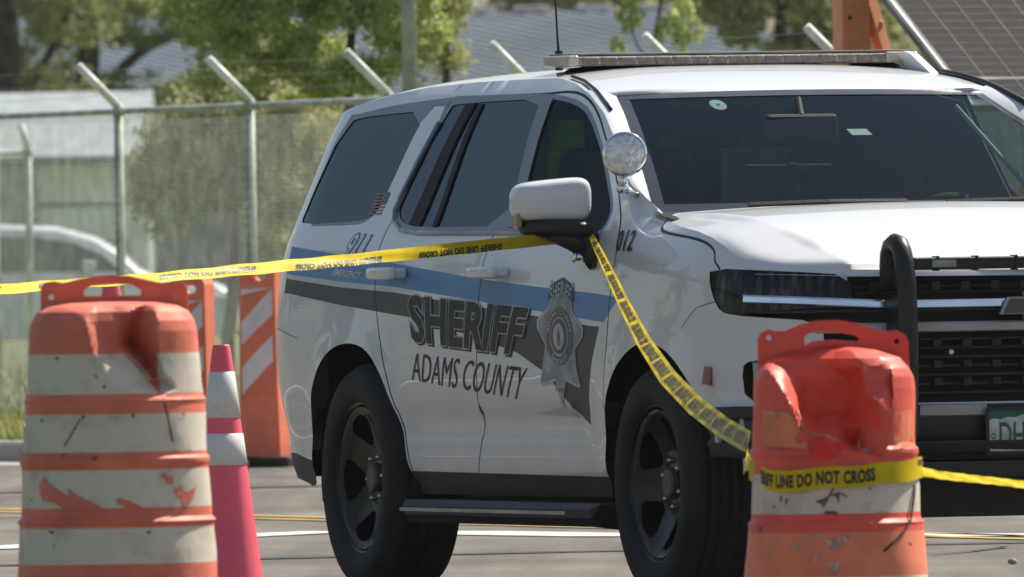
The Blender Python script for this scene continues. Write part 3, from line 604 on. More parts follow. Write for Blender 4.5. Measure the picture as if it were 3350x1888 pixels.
for q, a in ((w0, 25), (w1, -10)): q.rotation_euler = (0, math.radians(a), 0)
# running boards
for sg in (-1, 1):
    mb = MB(); pr = [(-.86, .335), (-1.06, .335), (-1.085, .315), (-1.08, .285), (-1.05, .255), (-.86, .262)]
    VV = [(x + (.05 if x < 1 else -.05) * (j in (2, 3)), y * -sg if sg > 0 else y, z) for x in (.66, 2.70) for j, (y, z) in enumerate(pr)]
    mb.add(VV, [(i, (i + 1) % 6, 6 + (i + 1) % 6, 6 + i) for i in range(6)] + [tuple(range(6))[::-1], tuple(range(6, 12))]); rb = mb.out('running_board', BLK2, suv)
    if sg == -1: mb = MB(); mb.box((1.55, -1.084, .302), (1.72, .012, .012)); mb.out('bright_strip', MOL, rb)
# door handles
for dr, x0, x1 in ((rd, .315, .60), (fd, 1.38, 1.67)):
    mb = MB(); xm = (x0 + x1) / 2
    mb.box((xm, -1.065, 1.128), (x1 - x0 - .02, .03, .044), bev=.014); mb.box((x0 + .05, -1.04, 1.128), (.05, .06, .036), bev=.01); mb.box((x1 - .05, -1.04, 1.128), (.06, .06, .036), bev=.01)
    h = mb.out('door_handle', WH, dr, True)
# side mirrors
for sg in (-1, 1):
    mb = MB()
    def mf(a, b, sg=sg):
        th = 2 * math.pi * a; t = min(1, max(0, b)); k = max(0, 1 - abs(2 * t - 1) ** 7) ** (1 / 2.4)
        ex = .52; cx_ = math.copysign(abs(math.cos(th)) ** ex, math.cos(th)); cz = math.copysign(abs(math.sin(th)) ** ex, math.sin(th))
        y = -1.262 + .268 * t; h = .080 * k * (lerp(.66, 1.0, t ** .45) if cz > 0 else lerp(.86, 1.0, t ** .5)); z = 1.374 - .006 * (1 - t) + cz * h - (.0 if cz > 0 else -.004)
        return (2.40 + cx_ * .07 * k + .04 * t, y if sg == -1 else -y, z)
    mb.grid(mf, 40, 40, flip=(sg == -1))
    hs_ = mb.out('side_mirror', [WH], suv, True)
    mb = MB()
    def mf2(a, b, sg=sg):
        th = 2 * math.pi * a; ph = math.pi * (b - .5); c = abs(math.cos(ph)) ** .5; cy = math.copysign(abs(math.cos(th)) ** .6, math.cos(th)); cz = math.copysign(abs(math.sin(th)) ** .6, math.sin(th))
        y = cy * c * .122; z = cz * c * .034; x = math.copysign(abs(math.sin(ph)) ** .8, math.sin(ph)) * .07
        t = (y + .122) / .244; z -= .014 * t
        yy = y - 1.115
        return (2.41 + x + .05 * t, yy if sg == -1 else -yy, 1.282 + z)
    mb.grid(mf2, 28, 12)
    mb.tube([(2.45, sg * 1.03, 1.27), (2.47, sg * 1.0, 1.20), (2.50, sg * .99, 1.15)], [.05, .045, .035], 10, flat=1)
    mb.tube([(2.45, sg * 1.14, 1.268), (2.46, sg * 1.06, 1.235), (2.48, sg * 1.0, 1.18)], [.035, .04, .03], 10)
    mb.box((2.49, sg * .985, 1.17), (.07, .05, .07), bev=.015)
    mb.out('mirror_base', BLK, hs_, True)
    mb = MB(); mb.tube([(2.47, sg * 1.01, 1.178), (2.48, sg * 1.065, 1.178)], .014, 12); mb.tube([(2.48, sg * 1.062, 1.178), (2.48, sg * 1.072, 1.178)], .019, 12); mb.out('mirror_lamp', CHR, hs_, True)
    mb = MB(); mb.box((2.42, sg * 1.248, 1.305), (.05, .02, .055), bev=.008); mb.out('turn_lamp', AMB, hs_)
# spotlight
c0 = Vector((2.70, -.955, 1.524)); spv = empty('spotlight', c0); spv.parent = suv; spv.rotation_euler = (0, math.radians(88), math.radians(-20))
mb = MB(); mb.lathe([(0, -.10), (.03, -.095), (.055, -.07), (.070, -.03), (.074, .01), (.077, .02), (.074, .03), (.067, .032)], 40); mb.out('lamp_shell', CHR, spv, True)
LG = mat('faceted_lamp_glass', (.82, .83, .85), .25, metal=.5, var=.12, vs_=45, bump=.9, bs=55)
mb = MB(); mb.lathe([(.068, .030), (.05, .036), (.025, .040), (0, .041)], 40); mb.out('lamp_lens', LG, spv, True)
mb = MB(); mb.tube([c0 + Vector((-.02, -.0, -.07)), c0 + Vector((-.03, .0, -.11))], .016, 10); mb.lathe([(0, -.02), (.02, -.012), (.024, 0), (.02, .012), (0, .02)], 14, 'Z', tuple(c0 + Vector((-.03, .0, -.115)))); mb.tube([c0 + Vector((-.03, 0, -.115)), c0 + Vector((-.05, .06, -.14))], .012, 8); mb.out('spotlight_mount', CHR, suv, True)
# light bar with feet
lb = empty('light_bar', (1.1, .025, 1.850)); lb.parent = suv
mb = MB(); mb.box((0, 0, .008), (.26, 1.30, .036), bev=.012); mb.out('bar_housing', mat('smoked_lens', (.24, .215, .19), .35, var=.22, vs_=30, coat=.5), lb)
mb = MB(); mb.box((0, 0, .032), (.24, 1.27, .008), bev=.003); mb.out('bar_lid', BRN, lb)
CEND = mat('clear_end', (.50, .45, .38), .3)
for y, w in ((.59, .12), (-.635, .04)): mb = MB(); mb.box((0, y, .01), (.265, w, .038), bev=.008); mb.out('end_cap', CEND, lb)
LEDM = mat('led_module', (.17, .15, .13), .35, var=.14, vs_=60)
for k in range(16): mb = MB(); mb.box((.118, -.57 + k * .068, .008), (.030, .058, .026), bev=.004); mb.out('led_module', LEDM, lb)
mb = MB(); mb.tube([(0, -.32, -.022), (0, -.52, -.028), (0, -.60, -.035), (0, -.66, -.068), (0, -.685, -.105)], [.022, .022, .020, .016, .012], 8, flat=1.6); mb.box((0, -.40, -.035), (.06, .20, .02), bev=.005); mb.out('bar_foot', BLK, lb, True)
mb = MB(); mb.tube([(0, .45, -.022), (0, .60, -.028), (0, .64, -.045)], .022, 8, flat=1.6); mb.box((0, .45, -.035), (.10, .26, .022), bev=.005); mb.out('bar_foot', BLK, lb, True)
mb = MB(); mb.box((.0, -.19, -.028), (.04, .035, .02)); mb.out('bar_stud', BLK, lb)
# roof rail end fin at the far side and whip antenna
mb = MB(); fin = [(0, 0), (.34, -.01), (.30, .02), (.20, .085), (.12, .10), (.05, .06)]
mb.add([(1.18 + a * .8, .64 - .04 * z / .1, 1.80 + z * .8) for a, z in fin] + [(1.18 + a * .8, .67 - .04 * z / .1, 1.80 + z * .8) for a, z in fin], [tuple(range(6)), tuple(range(6, 12))[::-1]] + [(i, 6 + i, 6 + (i + 1) % 6, (i + 1) % 6) for i in range(6)]); mb.out('roof_rail_end', WH, suv)
mb = MB(); mb.tube([(.9, -.545, 1.83), (.9, -.545, 1.90)], .014, 8); mb.tube([(.9, -.545, 1.88), (.895, -.548, 1.95), (.88, -.56, 2.4)], [.006, .004, .003], 6); mb.out('whip_antenna', BLK, suv)
# front: grille cavity, bars, chrome, bumper, plate, push bar
def fX(y, z, off=0): p = P3(sY(y), z, off); return (float(p[0]), float(p[1]) if y < 0 else -float(p[1]), z)
mb = MB()
for i in range(2): pass
gp = [fX(-y, z, -.09) for z in (1.11, .66) for y in np.linspace(-.99, .99, 30)]
VV = []; ys = np.linspace(-.985, .985, 40)
for z in (1.12, .52): VV += [fX(y if abs(y) > 1e-3 else -1e-3, z, -.10) for y in ys]
mb.add(VV, [(40 + i, 41 + i, 1 + i, i) for i in range(39)]); mb.out('grille_back', BLK, suv)
def frontbar(z, h, d, y0, y1, m, nm, off=0, n=30, parent=suv, zf=None):
    mb = MB(); ys = np.linspace(y0, y1, n); VV = []
    for y in ys:
        yy = y if abs(y) > 1e-3 else -1e-3; zz = z + (zf(abs(y)) if zf else 0)
        a = fX(yy, zz + h / 2, off); b = fX(yy, zz - h / 2, off); VV += [(a[0] - d, a[1], zz + h / 2), (a[0] - .005, a[1], zz + h / 2), (a[0], a[1], zz + h / 2 - .006 * min(1, h / .02)), (b[0], b[1], zz - h / 2 + .004 * min(1, h / .02)), (b[0] - .005, b[1], zz - h / 2), (b[0] - d, b[1], zz - h / 2)]
    mb.add(VV, [(i * 6 + j, i * 6 + j + 1, i * 6 + 6 + j + 1, i * 6 + 6 + j) for i in range(n - 1) for j in range(5)]); return mb.out(nm, m, parent)
frontbar(1.002, .028, .05, -.925, .925, CHR, 'chrome_bar', .012, zf=lambda y: .028 * max(0, y - .5) / .45)
frontbar(.925, .034, .06, -.74, .74, SIL, 'grille_bar', .004)
frontbar(.983, .012, .05, -.90, .90, BLK2, 'grille_slat', .0)
for z in (1.085, 1.062, 1.042): frontbar(z, .006, .04, -.62, .62, BLK2, 'grille_slat', -.015)
for z in (.885, .855, .825, .795, .765, .735, .705): frontbar(z, .012, .05, -.72, .72, BLK2, 'grille_slat', -.02)
for y in np.arange(-.66, .67, .105):
    mb = MB(); 
    for z in (1.062, .87, .80, .74):
        a = fX(y if abs(y) > .01 else -.01, z, -.012); mb = MB(); mb.box((a[0], a[1], z), (.02, .035, .03), bev=.006); mb.out('grille_knob', BLK, suv)
for y in (-.30, -.02, .25, -.5):
    a = fX(y, .83, .0); mb = MB(); mb.lathe([(0, -.006), (.007, -.003), (.009, .003)], 10, 'X', (a[0] + .004, a[1], .84 if y != -.5 else .80)); mb.out('grille_bolt', CHR, suv, True)
frontbar(.645, .038, .05, -.42, -.19, SIL, 'bumper_insert', .045, 8); frontbar(.645, .038, .05, .19, .42, SIL, 'bumper_insert', .045, 8)
frontbar(.522, .042, .08, -.97, .97, BLK2, 'bumper_lip', .085); frontbar(.645, .034, .05, -.985, -.62, BLK2, 'bumper_ledge', .05, 16)
mb = MB()
for y in (-.975, -.93):
    a = fX(y, .59, .025); mb = MB(); mb.box((a[0], a[1], .59), (.03, .02, .09), bev=.004); mb.out('bumper_bracket', SIL, suv)
frontbar(.475, .05, .10, -.95, -.80, WH, 'bumper_corner', -.01, 8)
mb = MB(); a = fX(-.90, .75, -.04); VV = [fX(y, z, -.05) for z in (.68, .82) for y in (-.94, -.88, -.82)]; mb.add(VV, [(0, 1, 4, 3), (1, 2, 5, 4)]); mb.out('fog_lamp_recess', BLK, suv)
mb = MB(); VV = [fX(y, z, -.012) for z in (.68, .815) for y in (-.915, -.885)]; mb.add(VV, [(0, 1, 3, 2)]); mb.out('fog_lamp_trim', SIL, suv)
# headlight innards: bright strips under the dark lens
for (y0, y1, z, h) in ((-.90, -.64, 1.098, .004),): frontbar(z, h, .02, y0, y1, CHR, 'lamp_strip', .004, 14, zf=lambda y: .015 * max(0, y - .6) / .35)
# emblem on the grille
bow = [(-.12, -.018), (-.095, .03), (-.042, .03), (-.042, .045), (.042, .045), (.042, .03), (.12, .03), (.095, -.018), (.042, -.018), (.042, -.035), (-.042, -.035), (-.042, -.018)]
plate('grille_emblem', bow, [], lambda y, z, d: (4.105 - d, y, .985 + z), .02, mat('emblem_dark', (.10, .11, .12), .3, metal=.4), suv)
plate('emblem_rim', [(x * 1.12, z * 1.2) for x, z in bow], [], lambda y, z, d: (4.098 - d, y, .985 + z), .015, SIL, suv)
# plate
lp = empty('license_plate', (4.125, -.045, .572)); lp.parent = suv
R_ = []
def rr(w, h, r, n=5):
    P = []
    for cx_, cz_, a0 in ((w / 2 - r, h / 2 - r, 0), (-w / 2 + r, h / 2 - r, 90), (-w / 2 + r, -h / 2 + r, 180), (w / 2 - r, -h / 2 + r, 270)):
        for k in range(n + 1): a = math.radians(a0 + 90 * k / n); P.append((cx_ + r * math.cos(a), cz_ + r * math.sin(a)))
    return P
hill = [(-.146, -.066), (-.146, .036), (-.13, .043), (-.10, .040), (-.08, .048), (-.05, .046), (-.03, .054), (0, .058), (.02, .054), (.05, .046), (.09, .050), (.12, .040), (.146, .042), (.146, -.066)]
plate('plate_board', rr(.305, .152, .012), [], lambda y, z, d: (-d, y, z), .003, [PLG, PLW], lp, polys=[hill], pm=[1])
lettering('plate_lettering', 'DHL', [(-.108, -.056), (.02, -.056), (.02, .030), (-.108, .030)], lambda y, z: (.0016, y, z), PLG, lp, off=.012)
lettering('plate_lettering', '80', [(-.138, -.05), (-.138, -.005), (-.122, -.005), (-.122, -.05)], lambda y, z: (.0016, y, z), PLG, lp)
plate('plate_frame', rr(.315, .162, .014), [rr(.290, .138, .010)], lambda y, z, d: (.004 - d, y, z), .006, BLK2, lp)
# push bar
pb = empty('push_bar', (4.2, .02, .475)); pb.parent = suv
for sg in (-1, 1):
    mb = MB(); pts = [(-.108, sg * .545, .58), (-.110, sg * .545, .66), (-.104, sg * .545, .695), (-.085, sg * .545, .720), (-.055, sg * .543, .732), (-.022, sg * .541, .726), (.002, sg * .540, .703), (.014, sg * .537, .665), (.022, sg * .532, .58), (.022, sg * .53, .40), (.01, sg * .53, .1), (-.06, sg * .53, .02)]
    mb.tube(pts, .033, 14, ref=(0, 1, 0)); mb.out('bar_upright', BLK, pb, True)
mb = MB(); mb.box((.0, 0, .662), (.05, 1.02, .042), bev=.008); cr_ = mb.out('cross_light', BLK, pb)
for y in (-.42, -.28, -.14, 0, .14, .28, .42):
    mb = MB(); mb.box((0, y, .662), (.055, .006, .050)); mb.out('light_clamp', BLK2, cr_)
CLED = mat('clear_led', (.30, .32, .30), .3)
for y in (-.40, -.05, .40): mb = MB(); mb.box((.026, y, .662), (.004, .085, .024)); mb.out('clear_module', CLED, cr_)
mb = MB(); mb.box((-.01, 0, -.03), (.05, 1.02, .06), bev=.01); mb.out('lower_crossbar', BLK, pb)
for y in (-.53, .53): mb = MB(); mb.box((-.11, y, .32), (.12, .02, .5)); mb.out('bar_bracket', BLK, pb)
# mud inside the front arch (small red marker)
mb = MB(); mb.tube([(3.60, -.99, .80), (3.60, -1.0, .74)], .02, 8); mb.out('marker_lamp', REDL, suv)
# ---- graphics
def bil(quad): return quad
lb_q = [(.665, .892), (1.755, .845), (1.871, 1.000), (.610, 1.048)]
lq = lambda x, z: onside(x, z, .0022)
kw = dict(off=.045, spacing=1.03)
# pale outline then dark letters
V_, F_ = text2d('SHERIFF', .012, 0, 1.03); ref0 = (V_.min(0), V_.max(0))
lettering('door_lettering', 'SHERIFF', lb_q, lambda x, z: onside(x + .014, z - .008, .0022), GAP, body, off=.050, spacing=1.03, ref=ref0)
lettering('door_lettering', 'SHERIFF', lb_q, lambda x, z: onside(x, z, .0032), LINE, body, off=.060, spacing=1.03, ref=ref0)
lettering('door_lettering', 'SHERIFF', lb_q, lambda x, z: onside(x, z, .0042), mat('dark_letter_vinyl', (.022, .022, .028), .45, spec=.2), body, off=.036, spacing=1.03, ref=ref0)
lettering('door_lettering', 'ADAMS COUNTY', [(.630, .752), (1.735, .685), (1.86, .797), (.66, .850)], lambda x, z: onside(x, z, .0022), mat('thin_letter_vinyl', (.02, .012, .03), .45, spec=.2), body, off=-.006)
lettering('fender_number', '012', [(2.685, 1.195), (2.835, 1.194), (2.80, 1.267), (2.665, 1.267)], lambda x, z: onside(x, z, .004), INK, body, off=.022, spacing=1.15)
lettering('quarter_lettering', '911', [(-.20, 1.175), (.03, 1.168), (.10, 1.268), (-.10, 1.278)], lambda x, z: onside(x, z, .0022), BLUE, body, off=.05)
lettering('quarter_lettering', '911', [(-.18, 1.183), (.02, 1.176), (.088, 1.260), (-.09, 1.270)], lambda x, z: onside(x, z, .0032), WH, body, off=.0)
lettering('quarter_lettering', 'EMERGENCY', [(-.24, 1.123), (.05, 1.108), (.08, 1.133), (-.21, 1.148)], lambda x, z: onside(x, z, .0026), WH, body, off=.02)
# flag decal
fb = MB(); sk = .045
def fq(x0, x1, z0, z1, mi, o): fb.add([onside(x0 + (z0 - 1.337) * .2, z0, o), onside(x1 + (z0 - 1.337) * .2, z0, o), onside(x1 + (z1 - 1.337) * .2, z1, o), onside(x0 + (z1 - 1.337) * .2, z1, o)], [(0, 1, 2, 3)], mi)
for i in range(7): fq(-.045, .095, 1.337 + i * .0115, 1.337 + i * .0115 + .0062, 0, .0022)
fq(.03, .095, 1.375, 1.4155, 1, .003); fb.out('flag_decal', [REDV, NAVY], body)
# seven-point badge
star = [(2.205, 1.085), (2.255, 1.075), (2.315, 1.092), (2.335, 1.05), (2.315, 1.02), (2.325, .99), (2.436, .935), (2.43, .905), (2.35, .86), (2.36, .80), (2.385, .735), (2.365, .728), (2.24, .752), (2.20, .70), (2.165, .655), (2.15, .70), (2.135, .752), (2.0, .735), (1.975, .745), (2.02, .81), (2.05, .875), (1.965, .935), (1.965, .965), (2.09, 1.01), (2.10, 1.035), (2.07, 1.06), (2.085, 1.10), (2.14, 1.082)]
def scl(P, k, c=(2.2, .90)): return [(c[0] + (x - c[0]) * k, c[1] + (z - c[1]) * k) for x, z in P]
def decal(name, P, off, m, parent=body, step=.03):
    V_, T_, C_ = cdt(P, [], step, .035); mesh(name, [onside(x, z, off) for x, z in V_], [tuple(t) for t in T_], m, None, parent)
decal('star_badge', star, .0022, BADG3); decal('star_badge_field', scl(star, .93), .0032, BADGE)
def el(rx, rz, n=28, c=(2.2, .905)): return [(c[0] + rx * math.cos(a), c[1] + rz * math.sin(a)) for a in np.linspace(0, 2 * math.pi, n + 1)[:-1]]
for i, (rx, rz, m) in enumerate(((.135, .100, BADG2), (.095, .070, BADGE), (.080, .060, BADG2), (.055, .045, BADG3))): decal('badge_ring', el(rx, rz), .0042 + i * .0012, m)
decal('badge_seal', [(2.190, .892), (2.210, .892), (2.214, .91), (2.2, .932), (2.186, .91)], .0092, REDV); decal('badge_seal', el(.018, .011, 10, (2.2, .883)), .0100, mat('seal_yellow', (.45, .38, .12), .5))
ban = [(2.075, 1.03), (2.085, 1.075), (2.13, 1.092), (2.205, 1.108), (2.28, 1.088), (2.325, 1.065), (2.33, 1.02), (2.27, 1.045), (2.205, 1.062), (2.13, 1.048)]
decal('badge_banner', ban, .0044, NAVY)
def arch_text(txt, r0, r1, a0, a1, m, c=(2.2, .905), kx=1.0, kz=.74, o=.0056, up=True):
    V_, F_ = text2d(txt, .02, 0, 1.1); lo, hi = V_.min(0), V_.max(0); t = (V_ - lo) / (hi - lo); VV = []
    for u, v in t:
        a = math.radians(lerp(a0, a1, u)); r = lerp(r0, r1, v); VV.append(onside(c[0] + r * kx * math.cos(a), c[1] + r * kz * math.sin(a), o))
    mesh('badge_lettering', VV, F_, m, None, body)
arch_text('SHERIFF', .185, .245, 118, 62, BADG3, (2.203, .878), 1.0, .88, .0056)
arch_text('ADAMS COUNTY', .103, .128, 172, 8, BADG3, kz=.745); arch_text('SHERIFF', .128, .103, 228, 312, BADG3, kz=.745)
lettering('badge_lettering', '*****', [(2.13, .715), (2.24, .712), (2.24, .728), (2.13, .731)], lambda x, z: onside(x, z, .0046), BADG2, body)

# ================================================================= DRUMS
def facets(ctrl):
    P = [Vector((c[0], c[1])) for c in ctrl]; vs, _, fs, ov, *_ = delaunay_2d_cdt(P, [], [], 0, 1e-6)
    D_ = [ctrl[o[0]][2] for o in ov]; T_ = [(np.array([tuple(vs[i]) for i in f]), np.array([D_[i] for i in f])) for f in fs]
    def fn(x, z):
        for A, d in T_:
            a, b, c = A; det = (b[0] - a[0]) * (c[1] - a[1]) - (c[0] - a[0]) * (b[1] - a[1])
            if abs(det) < 1e-12: continue
            l1 = ((x - a[0]) * (c[1] - a[1]) - (c[0] - a[0]) * (z - a[1])) / det; l2 = ((b[0] - a[0]) * (z - a[1]) - (x - a[0]) * (b[1] - a[1])) / det
            if l1 >= -1e-9 and l2 >= -1e-9 and l1 + l2 <= 1 + 1e-9: return d[0] * (1 - l1 - l2) + d[1] * l1 + d[2] * l2
        return 0.
    return fn
def drum(loc, label, prof, bands, ctrl, handle, slot, ears, hy, group, hm):
    root = empty('traffic_drum', loc, 0, label, 'traffic drum', group)
    dent = facets(ctrl); zs = sorted(set(list(np.round(np.arange(.08, prof[-1][0], .007), 4)) + [p[0] for p in prof] + [b for b, *_ in bands]))
    R = lambda z: float(np.interp(z, [p[0] for p in prof], [p[1] for p in prof])); n = 200; V_ = []; F_ = []; M_ = []
    def surf(x, z, off=0):
        r = R(z) + off; y = -math.sqrt(max(1e-6, r * r - x * x)); return (x, y + dent(x, z), z)
    for z in zs:
        r = R(z)
        for k in range(n):
            a = 2 * math.pi * k / n; x, y = r * math.cos(a), r * math.sin(a)
            if y < 0: y += dent(x, z) * min(1, -y / r * 3)
            wob = .0016 * math.sin(5 * a + z * 17) + .0012 * math.sin(11 * a - z * 31)
            V_.append((x * (1 + wob / max(r, .05)), y * (1 + wob / max(r, .05)), z))
    bz = [b[0] for b in bands]; bm_ = [b[1] for b in bands]
    for i in range(len(zs) - 1):
        zc = (zs[i] + zs[i + 1]) / 2; m = bm_[max(0, np.searchsorted(bz, zc, 'right') - 1)]
        for k in range(n): F_.append((i * n + k, i * n + (k + 1) % n, (i + 1) * n + (k + 1) % n, (i + 1) * n + k)); M_.append(m)
    t = len(zs) - 1; V_.append((0, 0, zs[-1] + .002)); F_ += [(t * n + k, t * n + (k + 1) % n, len(V_) - 1) for k in range(n)]; M_ += [0] * n
    b = mesh('drum_body', V_, F_, [hm, WS, ORS], M_, root, True)
    try: b.data.set_sharp_from_angle(angle=math.radians(38))
    except Exception: pass
    plate('handle', handle, [slot] + [[(ex + .008 * math.cos(q), ez + .008 * math.sin(q)) for q in np.linspace(0, 6.28, 11)[:-1]] for ex, ez in ears], lambda x, z, d: (x, hy + d - .012, z), .028, hm, root, .02, .02)
    mb = MB(); mb.lathe([(.20, .0), (.36, .0), (.365, .02), (.36, .05), (.30, .075), (.25, .08)], 48); mb.out('rubber_base', RUB, root, True)
    return root, surf
def lz(L, x0, hy, s): return [((x - x0) / s, 1.22 - (y - hy) / s) for x, y in L]
lprof = [(.08, .285), (.40, .272), (.455, .268), (.470, .268), (.480, .274), (.492, .262), (.63, .257), (.640, .262), (.652, .262), (.660, .254), (.80, .247), (.812, .250), (.822, .243), (.95, .233), (1.0, .231), (1.03, .224), (1.055, .208), (1.070, .180), (1.080, .12), (1.083, .05)]
lb_ = [(0, 0), (.10, 1), (.20, 0), (.364, 1), (.463, 0), (.518, 1), (.622, 0), (.671, 1), (.775, 0), (.830, 1), (.94, 0)]
lctrl = [(-.19, 1.10, 0), (-.15, .96, 0), (-.075, .90, 0), (.01, .855, 0), (.129, .822, 0), (.175, .84, .0), (.215, .93, 0), (.215, 1.06, 0), (.12, 1.14, 0), (-.02, 1.14, 0),
         (.018, .963, .085), (.070, .897, .045), (.046, .966, .20), (.088, .912, .16), (.118, .862, .075), (.100, 1.082, .02), (.126, .97, .0), (.120, 1.05, .0), (.140, .885, .0), (.060, 1.03, .12),
         (.018, 1.04, .055), (-.04, 1.08, .02), (-.072, 1.04, -.006), (-.051, .944, -.008), (-.040, 1.01, .035), (-.02, .955, .045), (-.02, .90, .012)]
lh = lz([(112, 815), (113, 722), (124, 709), (146, 706), (172, 711), (215, 700), (255, 694), (292, 692), (335, 695), (380, 706), (420, 715), (444, 712), (468, 714), (481, 728), (486, 815)], 295, 634, 913)
lsl = lz([(222, 745), (222, 728), (240, 719), (300, 715), (345, 718), (366, 732), (364, 745)], 295, 634, 913)
d1, s1 = drum((-1.099, 50.5, 0), 'crushed orange and dirty white banded drum beside the pink cone', lprof, lb_, lctrl, lh, lsl, lz([(140, 746), (454, 746)], 295, 634, 913), .03, 'orange and white traffic drums holding the tape', ORD)
def patch(parent, L, m, surf, off=.003, name='torn_sheeting'):
    V_, T_, C_ = cdt(L, [], .012, .015); mesh(name, [surf(x, z, off) for x, z in V_], [tuple(t) for t in T_], m, None, parent)
def lc(L): return [(((c[0] / 1.399) * .769 - 295) / 913, 1.22 - ((850 + c[1] / 1.399) * .769 - 634) / 913) for c in L]
patch(d1, lc([(192, 1020), (215, 985), (228, 1010), (262, 1035), (300, 1062), (330, 1075), (325, 1035), (345, 1060), (380, 1078), (430, 1100), (470, 1122), (500, 1140), (430, 1142), (300, 1128), (270, 1108), (205, 1095), (195, 1060)]), ORD, s1)
patch(d1, lc([(548, 1092), (560, 1085), (610, 1100), (650, 1120), (690, 1140), (560, 1140), (590, 1125), (550, 1110)]), ORD, s1)
patch(d1, lc([(738, 998), (760, 985), (755, 970), (775, 985), (805, 995), (808, 1022), (795, 1032), (780, 1012), (765, 995)]), ORD, s1)
patch(d1, lc([(812, 1050), (845, 1035), (850, 1060), (872, 1065), (905, 1042), (898, 1085), (885, 1110), (855, 1130), (842, 1100), (825, 1075)]), ORD, s1)
patch(d1, lc([(585, 425), (640, 482), (700, 555), (745, 612), (760, 640), (752, 600), (738, 500), (745, 470), (735, 425), (660, 400)]), ORD, s1, .002)
SCF = mat('scuff_mark', (.20, .09, .09), .7)
for L in ([(392, 708), (408, 708), (404, 722), (396, 722)], [(358, 765), (368, 762), (366, 775)], [(308, 838), (322, 828), (316, 850)], [(492, 570), (508, 575), (495, 588)], [(455, 515), (468, 535), (462, 540)], [(270, 440), (292, 440), (284, 455)], [(228, 1228), (260, 1232), (248, 1248)], [(250, 1285), (262, 1300), (258, 1310)], [(385, 720), (390, 722), (318, 842), (312, 838)], [(752, 620), (775, 640), (800, 780), (812, 838), (800, 830), (785, 730)], [(752, 1310), (764, 1316), (756, 1324)], [(150, 1080), (156, 1092), (150, 1098)], [(855, 345), (868, 362), (862, 366)]):
    patch(d1, lc(L), SCF, s1, .002, 'scuff')
rprof = [(.08, .272), (.30, .258), (.395, .249), (.410, .248), (.420, .250), (.432, .240), (.60, .234), (.615, .239), (.627, .239), (.636, .231), (.80, .229), (.83, .226), (.855, .214), (.885, .188), (.908, .12), (.918, .05)]
rb_ = [(0, 0), (.15, 1), (.27, 2), (.395, 0), (.448, 1), (.560, 0)]
rc = lambda cx_, cy_: (.000418 * cx_ - .279, .9917 - .000418 * cy_)
rctrl = [(*rc(*p), d * 2.0) for p, d in [((180, 250), 0), ((225, 320), 0), ((340, 490), 0), ((395, 600), 0), ((440, 730), .0), ((560, 785), .012), ((690, 825), .02), ((700, 700), .055), ((560, 650), .09), ((470, 600), .07), ((420, 480), .06), ((320, 300), .05), ((480, 200), .06), ((480, 420), .085),
         ((690, 175), .03), ((860, 310), .012), ((880, 500), .022), ((855, 720), .045), ((760, 640), .10), ((640, 600), .10), ((640, 320), .075), ((780, 400), .085), ((790, 830), .075), ((860, 850), .04), ((1000, 935), 0), ((790, 900), 0), ((690, 905), .0), ((560, 960), 0), ((480, 930), 0), ((440, 830), 0), ((960, 560), .0), ((940, 330), .015), ((1060, 300), 0), ((1050, 650), 0), ((1060, 420), .012), ((700, 60), .0), ((400, 60), 0), ((985, 750), .012)]]
rh = lz([(1903, 930), (1904, 852), (1911, 835), (1930, 826), (1950, 831), (1972, 831), (2012, 815), (2055, 807), (2105, 806), (2155, 814), (2205, 834), (2228, 836), (2256, 834), (2276, 846), (2283, 862), (2285, 940)], 2093, 605, 887)
rsl = lz([(2022, 868), (2021, 848), (2032, 838), (2060, 835), (2110, 838), (2150, 846), (2160, 853), (2156, 861), (2090, 855), (2040, 858)], 2093, 605, 887)
ORR = mat('red_orange_plastic', (.80, .098, .060), .48, var=.07, vs_=5, bump=.2, bs=24)
d2, s2 = drum((.9075, 52, 0), 'crumpled red-orange drum with police tape wrapped round its middle', rprof, rb_, rctrl, rh, rsl, lz([(1932, 848), (2254, 862)], 2093, 605, 887), .02, 'orange and white traffic drums holding the tape', ORR)
patch(d2, [rc(*p) for p in [(480, 800), (560, 790), (690, 830), (712, 850), (710, 900), (640, 930), (560, 950), (500, 925), (482, 880)]], REDC, s2, .004, 'backlit_red_patch')  # bright red painted for plastic glowing with light from behind
patch(d2, [rc(*p) for p in [(185, 600), (360, 625), (420, 720), (470, 800), (475, 860), (180, 840)]], mat('tan_sheeting', (.74, .23, .09), .5, var=.10, vs_=14), s2, .002, 'worn_sheeting')
mb = MB()
for L, rr_ in (([(405, 600), (430, 660), (450, 730), (520, 768), (600, 775), (660, 800), (705, 822)], .0045), ([(880, 715), (858, 760), (835, 800), (822, 860)], .004)):
    mb.tube([s2(*rc(*p), .002) for p in L], rr_, 6)
mb.out('torn_edge', mat('curled_plastic_edge', (.62, .20, .14), .4, var=.2, vs_=40), d2, True)
for L in ([(280, 1180), (300, 1175), (290, 1230)], [(320, 1190), (335, 1200), (320, 1250)], [(600, 1180), (690, 1150), (680, 1230), (660, 1180)], [(520, 1215), (620, 1180), (560, 1235)], [(240, 1235), (246, 1260), (236, 1262)], [(700, 1240), (830, 1200), (760, 1225)], [(300, 1400), (330, 1396), (320, 1420)], [(140, 1390), (170, 1380), (150, 1430)], [(590, 1280), (670, 1285), (665, 1310), (575, 1300)]):
    patch(d2, [rc(*p) for p in L], SCF, s2, .0015, 'scuff')
patch(d2, [rc(*p) for p in [(1075, 625), (1200, 605), (1205, 860), (1080, 872)]], ORS, s2, .002, 'worn_sheeting')
PAL = mat('pale_scrape', (.62, .42, .34), .7, var=.2, vs_=40)
